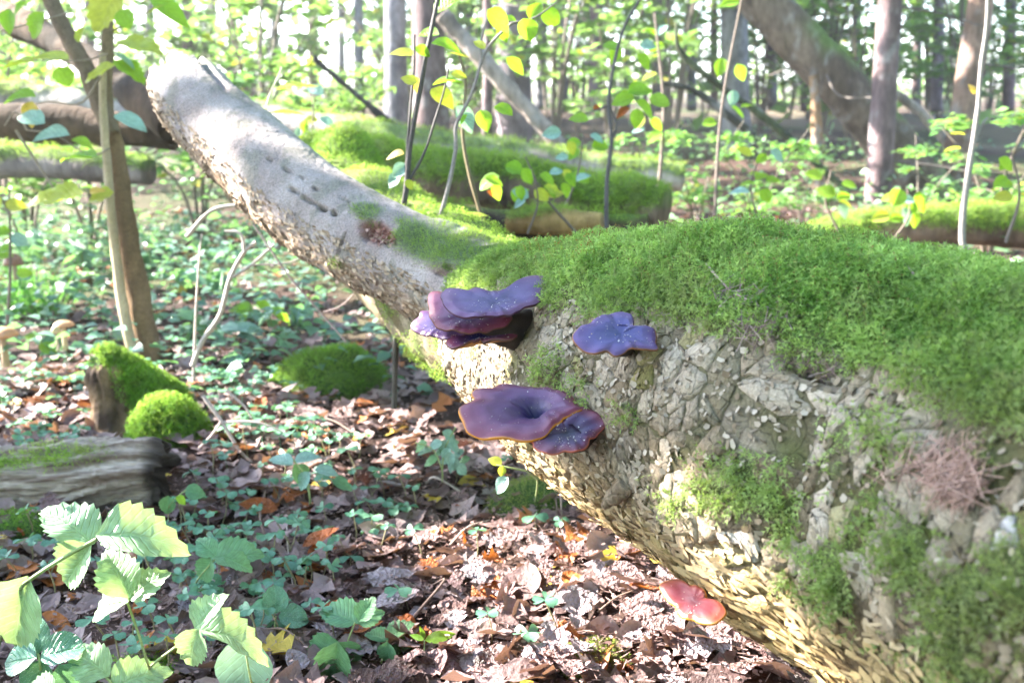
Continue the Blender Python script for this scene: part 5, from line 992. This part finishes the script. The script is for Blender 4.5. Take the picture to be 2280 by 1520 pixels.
# small gilled mushrooms on the floor
def toadstool(label, bx, by, d, capw, caph, stemh, c_cap, c_stem, tilt=0.0):
    s_ = capw / F_PX * d; b_ = P(bx, by, d); r = thing('toadstool', label, 'mushroom', b_); tp = b_ + np.array([tilt, 0, stemh / F_PX * d])
    V, Q = tube_geo(resample(np.array([b_ - np.array([0, 0, 0.02]), (b_ + tp) / 2, tp]), 8), np.linspace(s_ * 0.13, s_ * 0.09, 8), 10, 0.1); obj('stem', mesh_np('stem', V, None, Q, M_pore, np.tile(c_stem, (len(V), 1))), r)
    t = np.linspace(0, 1, 9); th = np.linspace(0, 6.283, 24, endpoint=False); R = s_ / 2 * np.outer(np.sin(t * 1.57), 1 + 0.08 * np.sin(3 * th + bx)); Z = caph / F_PX * d * np.outer(np.cos(t * 1.57), np.ones(24))
    Vc = np.stack([tp[0] + R * np.cos(th), tp[1] + R * np.sin(th), tp[2] + Z - 0.002], -1).reshape(-1, 3); Vc = np.vstack([Vc, (tp + np.array([0, 0, -0.001]))[None]]); i = np.arange(8)[:, None] * 24; j = np.arange(24)[None]; k = (j + 1) % 24
    Q = np.stack([i + j, i + 24 + j, i + 24 + k, i + k], -1).reshape(-1, 4); T = np.stack([192 + np.arange(24), np.full(24, 216), 192 + (np.arange(24) + 1) % 24], 1)
    obj('cap', mesh_np('cap', Vc, T, Q, M_cap, np.tile(c_cap, (len(Vc), 1))), r)
toadstool('tan flat-capped mushroom standing in the herbs left of the stump', 145, 765, 2.95, 46, 12, 42, (0.45, 0.25, 0.14), (0.5, 0.40, 0.26))
toadstool('pale stout little mushroom beside the tan flat-capped one', 128, 765, 2.9, 22, 16, 26, (0.52, 0.40, 0.20), (0.5, 0.42, 0.3))
toadstool('large orange-tan mushroom cap near the grass tuft', 12, 800, 2.75, 62, 20, 55, (0.55, 0.27, 0.14), (0.42, 0.3, 0.2))
toadstool('brown cup-shaped mushroom far back by the thin sapling', 34, 610, 3.7, 42, 26, 22, (0.26, 0.12, 0.07), (0.4, 0.3, 0.2))
toadstool('slim toadstool with a crumpled brown cap under the bramble leaf', 292, 1275, 1.42, 34, 14, 40, (0.30, 0.14, 0.09), (0.42, 0.3, 0.22))

# ------------------------------------------------------------------ logs lying farther back
def log_thing(label, pts, col1, col2, mossy, n_moss, mlen=0.03, name='fallen_log', ns=110, nph=44, rough=0.02):
    q = [np.append(P(a, b_, d), r / F_PX * d) for a, b_, d, r in pts]
    def dsp(s, pos, n0):
        s.moss = sstep(0.0, 0.5, n0[..., 2] - 0.15 + 0.8 * fbm(pos, 4, 3) + mossy - 0.5) * (mossy > 0); return rough * fbm(pos, 5, 3) + s.moss * 0.02 * np.clip(fbm(pos, 11, 2) + 0.4, 0, 1)
    s = Surf(q, ns, nph, dsp); c = mix(col1, col2, np.clip(0.5 + 1.1 * fbm(s.pos * np.array([1, 1, 1]), 7, 4), 0, 1)); c = mix(c, (0.10, 0.16, 0.03), 0.85 * s.moss)
    r = thing(name, label, 'log', q[len(q) // 2][:3] - np.array([0, 0, q[len(q) // 2][3]])); o = obj('wood', s.mesh('wood', M_tree, c, cap_col=(0.12, 0.09, 0.07)), r)
    if n_moss: mossed('moss_shoots', s, o, n_moss, mlen, np.clip(s.moss, 0, 1) ** 1.3, small=True, c_lo=(0.14, 0.26, 0.03), c_hi=(0.33, 0.46, 0.07), c_dry=(0.28, 0.26, 0.10))
    return s
GREY = ((0.22, 0.19, 0.185), (0.50, 0.46, 0.45)); BRN = ((0.10, 0.07, 0.055), (0.28, 0.20, 0.15)); DRK = ((0.025, 0.018, 0.014), (0.10, 0.065, 0.045))
log_thing('thick moss-topped log lying across behind the saplings', [(690, 345, 3.7, 42), (850, 372, 3.55, 46), (1000, 398, 3.4, 50), (1200, 425, 3.3, 52), (1400, 455, 3.2, 52), (1480, 470, 3.15, 44)], *BRN, 0.75, 9000, 0.03)
log_thing('long pale grey log lying behind the moss-topped one', [(560, 262, 5.4, 34), (700, 290, 5.2, 36), (900, 318, 5.0, 36), (1150, 352, 4.9, 32), (1420, 388, 4.8, 30), (1520, 400, 4.8, 28)], *GREY, 0.35, 2500, 0.03)
log_thing('pale grey log lying behind the forked sapling', [(-260, 205, 4.6, 40), (0, 222, 4.4, 36), (150, 232, 4.3, 34), (340, 262, 4.2, 30)], *GREY, 0.25, 1200, 0.03)
log_thing('dark brown rotten log just below the pale one behind the sapling', [(-260, 262, 4.1, 42), (0, 268, 4.0, 42), (200, 282, 3.9, 40), (385, 300, 3.8, 34)], *DRK, 0.0, 0)
log_thing('dark log slanting down to the tip of the broken limb', [(-120, -30, 4.6, 30), (60, 60, 4.2, 32), (220, 150, 3.9, 36), (340, 235, 3.6, 44), (390, 285, 3.5, 40)], *DRK, 0.0, 0)
log_thing('low log with mossy top and shaded underside crossing behind the sapling stem', [(-260, 362, 3.9, 36), (0, 365, 3.8, 36), (200, 372, 3.7, 34), (330, 385, 3.6, 28)], (0.10, 0.08, 0.075), (0.26, 0.22, 0.21), 0.4, 1800, 0.028)
log_thing('bright mossy log beyond the white-barked stem', [(1780, 545, 4.5, 30), (1900, 520, 4.5, 36), (2050, 508, 4.5, 40), (2250, 505, 4.5, 44), (2480, 510, 4.5, 46)], *BRN, 0.95, 6500, 0.032)
log_thing('tan decayed branch end lying below the moss-topped log', [(1130, 500, 3.0, 20), (1230, 496, 2.95, 24), (1340, 492, 2.9, 16)], (0.25, 0.15, 0.06), (0.42, 0.28, 0.12), 0.3, 600, 0.02)
log_thing('shadowy rotten root mass under the moss-topped log', [(900, 470, 3.2, 30), (1050, 500, 3.1, 40), (1250, 520, 3.1, 44), (1440, 520, 3.1, 36)], *DRK, 0.2, 600)

# ------------------------------------------------------------------ standing and leaning trees
def trunk_tree(label, pts, col, name='spruce_tree', cat='tree', mossy=0.0, crown=None, twigs_n=0, group=None, ns=70, nph=22):
    q = [np.append(P(a, b_, d), r / F_PX * d) for a, b_, d, r in pts]; top = q[-1]
    def dsp(s, pos, n0): s.moss = sstep(0.1, 0.6, fbm(pos, 2.2, 3) + mossy - 0.35 + 0.5 * n0[..., 2]) * (mossy > 0); return 0.012 * fbm(pos * np.array([1, 1, 0.4]), 12, 3)
    s = Surf(q, ns, nph, dsp); c = mix(np.array(col) * 0.55, np.array(col) * 1.35, np.clip(0.5 + 1.2 * fbm(s.pos * np.array([1, 1, 0.5]), 9, 3), 0, 1)); c = mix(c, (0.30, 0.29, 0.30), 0.5 * sstep(0.2, 0.45, fbm(s.pos, 14, 3, 4))); c = mix(c, (0.10, 0.17, 0.04), 0.9 * s.moss)
    g = np.array(q[0][:3]); r = thing(name, label, cat, (g[0], g[1], float(ground_h(g[0], g[1]))), group); obj('trunk', s.mesh('trunk', M_tree, c), r)
    for _ in range(twigs_n):
        i = random.randint(8, ns - 5); a = random.uniform(0, 6.28); p0 = s.c[i]; p1 = p0 + np.array([math.cos(a), math.sin(a), random.uniform(-0.3, 0.2)]) * random.uniform(0.4, 1.2); obj('dead_branch', tubes_mesh('dead_branch', [(resample(np.array([p0, (p0 + p1) / 2 + rng.normal(size=3) * 0.05, p1]), 8), np.linspace(0.012, 0.004, 8), 5)], M_stem, (0.12, 0.10, 0.09)), r)
    if crown is not None:
        o = obj('crown', crown, r, Matrix.Translation(tuple(top[:3])) @ Matrix.Rotation(random.uniform(0, 6.28), 4, 'Z'))
    return r
KV = np.array([(0, 0, 0), (-0.36, 0.45, 0.05), (0, 1, -0.06), (0.36, 0.45, 0.05)]); KT = np.array([(0, 2, 1), (0, 3, 2)])
def kites(name, pos, Y, Z, size, col, mat):
    v, t = merge_instances(KV, KT, pos, Y, Z, size); return mesh_np(name, v, t, None, mat, np.repeat(col, 4, 0), smooth=False)
def spruce_crown(seed, h=9.0, R=1.7, n=900):
    z = rng.uniform(0.6, h, n); r = R * (1 - z / h * 0.75) * np.sqrt(rng.uniform(0.05, 1, n)); a = rng.uniform(0, 6.283, n); pos = np.stack([r * np.cos(a), r * np.sin(a), z - 0.25 * r], 1)
    Y = np.stack([np.cos(a), np.sin(a), np.full(n, -0.35)], 1) + 0.35 * rng.normal(size=(n, 3)); return kites('crown', pos, Y, UP + 0.4 * rng.normal(size=(n, 3)), rng.uniform(0.3, 0.6, n), mix((0.03, 0.07, 0.025), (0.07, 0.13, 0.04), rng.random(n)), M_leafvc)
CROWNS = [spruce_crown(k) for k in range(3)]
PURP, GRY, VIO = (0.135, 0.095, 0.10), (0.19, 0.185, 0.21), (0.16, 0.13, 0.15)
def up(px0, base, d, w, dx=0.0): # straight stem from base pixel up past the frame
    return [(px0, base, d, w / 2 * 1.15), (px0 + dx * 0.4, base - (base + 300) * 0.4, d, w / 2 * 1.0), (px0 + dx * 0.75, base - (base + 300) * 0.75, d, w / 2 * 0.95), (px0 + dx, -300 - 220 * (9 / d), d, w / 2 * 0.9)]
trunk_tree('dark violet-barked spruce with pale lichen in front of the leaning mossy trunk', up(1952, 500, 7.6, 54, 45), PURP, crown=CROWNS[0], twigs_n=5, ns=90)
trunk_tree('reddish leaning spruce lit along its left side behind the white-barked stem', up(2118, 470, 8.3, 58, 105), (0.26, 0.17, 0.14), crown=CROWNS[1], twigs_n=5, ns=90)
trunk_tree('thick mossy trunk leaning diagonally against the forest', [(2135, 505, 8.2, 62), (2060, 420, 8.2, 56), (1960, 290, 8.2, 53), (1850, 165, 8.2, 52), (1740, 50, 8.2, 50), (1640, -60, 8.2, 48), (1540, -170, 8.2, 44)], (0.13, 0.10, 0.08), name='leaning_tree', mossy=0.5, twigs_n=2, ns=110, nph=30)
trunk_tree('slender brown dead snag under the leaning mossy trunk', [(1822, 440, 8.0, 14), (1820, 330, 8.0, 12), (1812, 170, 8.0, 11)], (0.24, 0.15, 0.09), name='dead_snag')
trunk_tree('blue-grey spruce trunk behind the pale grey log', up(884, 310, 9.5, 50, -10), GRY, crown=CROWNS[2], twigs_n=4)
trunk_tree('broad mauve-brown spruce trunk beside the blue-grey one', up(962, 330, 9.0, 74, -20), PURP, crown=CROWNS[0], twigs_n=4)
trunk_tree('broad dusky trunk in the shade behind the leaning dead pole', up(1145, 350, 12.0, 74, -6), VIO, crown=CROWNS[1], twigs_n=3)
trunk_tree('thin dark trunk in front of the broad dusky one', up(1085, 350, 10.5, 22, 4), PURP, crown=CROWNS[2], twigs_n=3)
trunk_tree('greyish-lilac spruce trunk left of the leaning mossy trunk', up(1638, 350, 11.5, 60, -8), GRY, crown=CROWNS[0], twigs_n=6)
trunk_tree('smooth grey dead pole leaning between the broad trunks', [(1290, 375, 6.3, 16), (1230, 305, 6.3, 17), (1130, 195, 6.3, 18), (1040, 95, 6.3, 19), (985, 35, 6.3, 17)], (0.27, 0.22, 0.20), name='leaning_pole', cat='dead tree')
trunk_tree('dark crooked fallen branch sloping through the undergrowth', [(1890, 430, 6.8, 9), (1790, 340, 6.8, 10), (1700, 260, 6.8, 9), (1600, 190, 6.8, 8), (1515, 115, 6.8, 7), (1505, 50, 6.8, 5)], (0.06, 0.07, 0.04), name='dead_branch', cat='branch')
trunk_tree('thin dark branch ending above the greyish-lilac trunk foot', [(1680, 305, 7.2, 10), (1600, 240, 7.2, 9), (1540, 200, 7.2, 7), (1475, 185, 7.2, 5)], (0.06, 0.06, 0.05), name='dead_branch', cat='branch')
trunk_tree('pale dead branch behind the violet-barked spruce', [(2120, 330, 8.8, 12), (2060, 260, 8.8, 11), (1985, 205, 8.8, 9), (1900, 180, 8.8, 6)], (0.24, 0.22, 0.20), name='dead_branch', cat='branch')
trunk_tree('dark bare branch on the ground behind the pale grey log', [(930, 330, 6.0, 9), (850, 260, 6.0, 9), (780, 200, 6.0, 7), (700, 130, 6.0, 5)], (0.06, 0.05, 0.05), name='dead_branch', cat='branch')
for (x, d, w) in ((1325, 14, 26), (1465, 16, 22), (1255, 17, 20), (1395, 20, 16), (1540, 18, 20), (2085, 15, 26), (2245, 14, 24), (1720, 19, 22), (1790, 16, 16), (1045, 15, 20), (800, 17, 24), (700, 20, 22), (610, 22, 20), (520, 18, 24), (420, 15, 26), (330, 20, 20), (200, 18, 24), (90, 21, 22), (1905, 20, 22), (2040, 22, 20), (1205, 21, 24), (1590, 22, 18), (1850, 24, 18), (2160, 20, 20), (760, 24, 18), (470, 24, 18), (20, 16, 24)):
    trunk_tree('slim far spruce trunk ' + nearto(x).replace('in front of', 'behind').replace('beside', 'behind').replace('by the', 'beyond the'), up(x, 250 - 18 + 20 * 12 / d, d, w * 0.95, random.uniform(-14, 14)), random.choice([PURP, GRY, VIO]), crown=random.choice(CROWNS), group='slim far spruces near ' + nearto(x), ns=36, nph=12, twigs_n=2)

# ------------------------------------------------------------------ leafy shrubs of the understorey
def shrub_mesh(seed, h, nb, nl, leaf, c1, c2):
    r = np.random.default_rng(seed); pos, Ys, specs = [], [], []
    for k in range(nb):
        a = r.uniform(0, 6.283); out = r.uniform(0.35, 1.1) * h * 0.55; top = h * r.uniform(0.5, 1.0); p = resample(np.array([(0, 0, -0.1), (0.25 * out * math.cos(a), 0.25 * out * math.sin(a), top * 0.55), (out * math.cos(a), out * math.sin(a), top)]), 12); specs.append((p, np.linspace(0.014, 0.004, 12), 5))
        for q in range(3):
            i = r.integers(4, 11); b = r.uniform(0, 6.283); L = r.uniform(0.3, 0.7) * h * 0.4; e = p[i] + np.array([math.cos(b), math.sin(b), r.uniform(-0.05, 0.3)]) * L; pp = resample(np.array([p[i], (p[i] + e) / 2 + np.array([0, 0, 0.04]), e]), 10); specs.append((pp, np.linspace(0.006, 0.002, 10), 4))
            m = nl // (nb * 3); t = r.integers(1, 10, m); sgn = r.choice([-1, 1], m); dr = unit(e - p[i]); sd = np.cross(dr, UP); pos.append(pp[t] + r.normal(size=(m, 3)) * 0.05 * np.array([1, 1, 0.5])); Ys.append(sd[None] * sgn[:, None] + dr[None] * 0.6 + r.normal(size=(m, 3)) * 0.3)
    pos = np.vstack(pos); Y = np.vstack(Ys); n = len(pos); c = mix(c1, c2, np.clip(r.random(n) * 0.8 + 0.3 * fbm(pos, 3, 2), 0, 1)); c[r.random(n) < 0.04] = (0.55, 0.45, 0.05)
    return tubes_mesh('branches', specs, M_stem, (0.15, 0.12, 0.10)), kites('foliage', pos, Y, UP + 0.35 * r.normal(size=(n, 3)), leaf * r.uniform(0.7, 1.3, n), c, M_leafvc)
SHR = [shrub_mesh(1, 1.7, 6, 620, 0.085, (0.12, 0.25, 0.06), (0.26, 0.40, 0.11)), shrub_mesh(2, 2.2, 7, 760, 0.09, (0.12, 0.26, 0.07), (0.28, 0.40, 0.13)), shrub_mesh(3, 1.2, 5, 420, 0.075, (0.10, 0.25, 0.07), (0.22, 0.40, 0.13)), shrub_mesh(4, 2.8, 8, 900, 0.10, (0.13, 0.26, 0.08), (0.29, 0.41, 0.15))]
def shrub(k, x, y, s, label, group):
    r = thing('leafy_shrub', label, 'shrub', (x, y, float(ground_h(x, y))), group); M = Matrix.Translation((x, y, float(ground_h(x, y)))) @ Matrix.Rotation(random.uniform(0, 6.28), 4, 'Z') @ Matrix.Diagonal((s, s, s, 1))
    obj('branches', SHR[k][0], r, M); obj('foliage', SHR[k][1], r, M, 'stuff')
for (x, d, k, s) in ((1700, 5.2, 2, 0.55), (1560, 5.8, 2, 0.6), (1800, 6.0, 2, 0.5), (1420, 6.0, 2, 0.6), (2060, 5.6, 2, 0.55), (2230, 5.0, 2, 0.7), (430, 5.8, 2, 0.9), (180, 5.6, 2, 0.9), (40, 5.2, 0, 0.7), (620, 6.4, 2, 0.8)):
    p_ = P(x, 300, d); shrub(k, p_[0], p_[1], s, 'low leafy shrub with small green leaves ' + nearto(x), 'low leafy shrubs ' + nearto(x))
for i in range(58):
    d = random.uniform(7.0, 22); x = random.uniform(-150, 2430); p_ = P(x, 300, d)
    if 820 < x < 1010 and d < 10: continue
    if 1480 < x < 2240 and d < 10.5: continue
    kk = random.choice([0, 1, 3, 3]); wh = min((('behind the leaning mossy trunk', 1900), ('behind the greyish-lilac trunk', 1640), ('behind the leaning dead pole', 1200), ('behind the blue-grey spruce', 860), ('beyond the tip of the broken limb', 470), ('beyond the forked sapling', 150), ('beyond the white-barked stem', 2200), ('behind the forked thin sapling', 1400)), key=lambda z: abs(z[1] - x))[0]; fr = 'far ' if d > 14 else ''; sz = {0: 'small', 1: 'medium', 3: 'tall'}[kk]
    shrub(kk, p_[0], p_[1], random.uniform(0.8, 1.3) * (1 + 0.03 * (d - 7)), fr + sz + ' lime-green hazel shrub ' + wh, fr + sz + ' hazel shrubs ' + wh)
# the wood beyond, where nothing can be told apart
n = 24000; a = rng.uniform(-1, 1, n); y = rng.uniform(17, 46, n); x = a * (6 + 0.62 * y); z = ground_h(x, y) + 7.5 * rng.random(n) ** 1.25; p = np.stack([x, y, z], 1); p = p[(fbm(p, 0.35, 3) + 0.35 * fbm(p, 1.3, 2, 4)) > -0.10]; n = len(p)
c = mix((0.12, 0.21, 0.08), (0.30, 0.40, 0.17), np.clip(0.5 + fbm(p, 0.3, 3, 9) + 0.2 * rng.normal(size=n), 0, 1)); c = mix(c, (0.22, 0.17, 0.17), 0.8 * (rng.random(n) < 0.18))
fw = obj('distant_wood', kites('distant_wood', p, rng.normal(size=(n, 3)), UP + 0.9 * rng.normal(size=(n, 3)), rng.uniform(0.16, 0.42, n), c, M_leafvc)); tag(fw, 'bright hazy mass of far foliage closing the view', 'wood', None, 'stuff')

# the same wood going on behind and beside the camera
n = 15000; az = rng.uniform(0.62, 2 * math.pi - 1.95, n); R_ = rng.uniform(3.6, 12.0, n); x = R_ * np.sin(az); y = R_ * np.cos(az); p = np.stack([x, y, ground_h(x, y) + 0.1 + 8.0 * rng.random(n) ** 1.1], 1); p = p[(fbm(p, 0.5, 3, 2) > -0.16)]; n = len(p)
sw = obj('surrounding_wood', kites('surrounding_wood', p, rng.normal(size=(n, 3)), UP + 0.7 * rng.normal(size=(n, 3)), rng.uniform(0.18, 0.42, n), mix((0.05, 0.12, 0.03), (0.14, 0.24, 0.06), rng.random(n)), M_leafvc)); tag(sw, 'shady foliage of the wood around the clearing', 'wood', None, 'stuff')
for i in range(9):
    az = 0.75 + i * 0.42; R_ = random.uniform(4, 9); x, y = R_ * math.sin(az), R_ * math.cos(az); g0 = np.array([x, y, float(ground_h(x, y))]); pa = resample(np.array([g0 - [0, 0, 0.1], g0 + [0.05, 0.02, 2.5], g0 + [0.02, 0.06, 6.0]]), 20)
    r = thing('spruce_tree', 'spruce standing in the wood around the clearing, out of the light', 'tree', g0, 'spruces around the clearing'); obj('trunk', tubes_mesh('trunk', [(pa, np.linspace(0.13, 0.08, 20), 12)], M_tree, PURP), r); obj('crown', random.choice(CROWNS), r, Matrix.Translation(tuple(pa[-1] - [0, 0, 2.5])))

# ------------------------------------------------------------------ trees added outside the frame sunward; crowns carved along sun rays to place dapples
LIT = []  # spots the added crowns leave open to the sun
def lit(px, py, d, r): LIT.append((P(px, py, d), r))
def litg(px, py, r): g = G(px, py); LIT.append((g + np.array([0, 0, 0.01]), r))
for t_ in np.linspace(0, 1, 7): lit(440 + 210 * t_, 262 + 160 * t_, 2.0 - 0.2 * t_, 0.105 - 0.045 * t_)
lit(850, 590, 1.68, 0.035); lit(930, 700, 1.6, 0.03); lit(610, 530, 1.82, 0.04)
for t_ in np.linspace(0.16, 1, 8): lit(1130 + 370 * t_, 985 + 290 * t_, surf_d(1130 + 370 * t_ + 10, 985 + 290 * t_ - 12), 0.055)
for q in ((1620, 1450, .15), (1540, 1400, .16), (1490, 1340, .11), (1420, 1400, .11), (1500, 1480, .17), (1660, 1510, .14), (1330, 1320, .07), (1190, 1290, .055), (1090, 1220, .06), (1000, 1240, .035), (930, 1250, .03), (1240, 1270, .03), (820, 1060, .03), (1130, 1400, .03),
          (60, 880, .16), (190, 900, .10), (20, 930, .14), (120, 830, .12), (250, 860, .05), (420, 860, .09), (500, 850, .07), (560, 870, .05), (30, 760, .08), (470, 800, .04), (530, 930, .04), (620, 1040, .03), (690, 1040, .035), (740, 1080, .03)): litg(*q)
for q in ((170, 1190, 1.16, .08), (290, 1190, 1.16, .09), (370, 1195, 1.16, .06), (170, 1245, 1.16, .06), (240, 1275, 1.2, .06), (330, 1310, 1.2, .055), (235, 1365, 1.2, .055), (455, 1375, 1.2, .06), (530, 1395, 1.2, .075), (430, 1430, 1.2, .055), (200, 1480, 1.22, .03),
          (960, 790, 1.75, .045), (1040, 830, 1.6, .04), (1000, 740, 1.7, .03), (1060, 500, 1.95, .05), (1150, 545, 1.6, .05), (1000, 485, 1.86, .05), (1540, 1330, 1.1, .09), (1540, 1330, 0.9, .07),
          (200, 40, 2.5, .10), (215, 165, 2.5, .07), (120, 140, 2.5, .07), (120, 440, 2.5, .08), (235, 430, 2.5, .06), (238, 380, 2.6, .05), (250, 560, 2.6, .03), (640, 190, 2.48, .07), (630, 245, 2.48, .06), (330, 110, 2.5, .06), (290, 500, 2.7, .03), (300, 650, 2.75, .03), (985, 215, 1.88, .05), (960, 60, 1.88, .06), (1120, 80, 1.86, .06), (1240, 60, 2.0, .08), (1110, 395, 2.2, .05), (230, 820, 2.3, .03), (340, 870, 2.35, .04)): lit(*q)
SHADE = [(P(x_, y_, d_), r_) for x_, y_, d_, r_ in ((1190, 905, 1.02, .07), (1130, 905, 1.02, .06), (1070, 915, 1.02, .05), (1250, 900, 1.02, .05), (1290, 980, 1.0, .05), (1060, 690, 1.1, .06), (1000, 690, 1.12, .05), (1130, 670, 1.1, .06), (1190, 650, 1.1, .05), (1370, 740, 0.97, .07), (1500, 600, 1.0, .1), (1700, 620, .95, .12), (1350, 620, 1.1, .08), (760, 480, 1.7, .06), (840, 520, 1.65, .06), (900, 570, 1.6, .06), (960, 600, 1.55, .06))]  # spots the added crowns are made to cover
LP = np.array([a for a, _ in LIT]); LR = np.array([b for _, b in LIT])
n = 44000; tgt = np.stack([rng.uniform(-2.4, 1.3, n), rng.uniform(0.0, 3.4, n), rng.uniform(0.0, 1.25, n)], 1); q = tgt + SUN * rng.uniform(4.6, 7.5, n)[:, None]
ky = unit(rng.normal(size=(n, 3)) * np.array([1, 1, 0.4])); ks = rng.uniform(0.07, 0.115, n); kc = q + ky * ks[:, None] * 0.5; keep = np.ones(n, bool)
for a_, r_ in LIT:  # clear leaves from the sun's path to each chosen spot
    D = kc - a_; al = D @ SUN; dist = np.sqrt(np.maximum(np.sum(D * D, -1) - al ** 2, 0)); keep &= dist > (r_ * 1.1 + 0.05 + 0.03 * vnoise(q * 5 + r_ * 99))
for a_, r_ in SHADE:
    D = kc - a_; al = D @ SUN; keep |= np.sqrt(np.maximum(np.sum(D * D, -1) - al ** 2, 0)) < r_
q, ky, ks = q[keep], ky[keep], ks[keep]; n = len(q)
bases = np.array([(-4.3, 1.2), (-5.2, 3.9), (-7.4, 2.3), (-6.4, 5.6)]); who = np.argmin(((q[:, None, :2] - bases[None]) ** 2).sum(-1), 1)
for k in range(len(bases)):
    m = who == k
    if m.sum() < 50: continue
    b_ = np.array([*bases[k], float(ground_h(*bases[k]))]); cen = q[m].mean(0)
    r = thing('canopy_tree', ['young maple spreading its crown to the left of the path of the sun', 'tall maple casting shade from behind the forked sapling', 'far maple whose crown filters the low sun', 'back maple shading the logs'][k], 'tree', b_)
    tp = np.array([b_[0] + 0.3 * (cen[0] - b_[0]), b_[1] + 0.3 * (cen[1] - b_[1]), cen[2] + 0.8]); pa = resample(np.array([b_, (b_ + tp) / 2 + rng.normal(size=3) * 0.1, tp]), 16); sp_ = [(pa, np.linspace(0.11, 0.03, 16), 10)]
    for _ in range(9):
        e = q[m][rng.integers(0, m.sum())]; i = rng.integers(6, 14)
        sp_.append((resample(np.array([pa[i], (pa[i] + e) / 2 + np.array([0, 0, 0.15]), e]), 8), np.linspace(0.02, 0.006, 8), 5))
    obj('trunk', tubes_mesh('trunk', sp_[:1], M_stem, (0.18, 0.15, 0.12)), r)
    for s1 in sp_[1:]:
        seg = s1[0]; Dd = seg[:, None] - LP[None]; al = Dd @ SUN; ds = np.sqrt(np.maximum(np.sum(Dd * Dd, -1) - al ** 2, 0))
        if ((ds < LR[None] + 0.02) & (al > 0)).any(): continue
        obj('branch', tubes_mesh('branch', [s1], M_stem, (0.18, 0.15, 0.12)), r)
    mm = m.sum(); obj('crown', kites('crown', q[m], ky[m], SUN + UP * 0.4 + 0.5 * rng.normal(size=(mm, 3)), ks[m], mix((0.10, 0.24, 0.04), (0.22, 0.38, 0.06), rng.random(mm)), M_leafvc), r, kind='stuff')

# ------------------------------------------------------------------ the bright air of the wood
hz = bpy.data.materials.new('haze'); hz.use_nodes = True; hn = hz.node_tree.nodes; hn.remove(hn['Principled BSDF']); pv = hn.new('ShaderNodeVolumePrincipled'); pv.inputs['Color'].default_value = (0.95, 0.97, 1.0, 1); pv.inputs['Density'].default_value = 0.0023; pv.inputs['Anisotropy'].default_value = 0.2
hz.node_tree.links.new(pv.outputs[0], hn['Material Output'].inputs['Volume'])
hx0, hx1, hy0, hy1, hz0, hz1 = -500, 500, -130, 520, -6, 26
HV = np.array([(x, y, z) for x in (hx0, hx1) for y in (hy0, hy1) for z in (hz0, hz1)]); HQ = np.array([(0, 1, 3, 2), (4, 6, 7, 5), (0, 4, 5, 1), (2, 3, 7, 6), (0, 2, 6, 4), (1, 5, 7, 3)])
ho = obj('haze', mesh_np('haze', HV, None, HQ, hz, smooth=False)); tag(ho, 'pale sunlit haze hanging between the trees', 'haze', None, 'stuff')
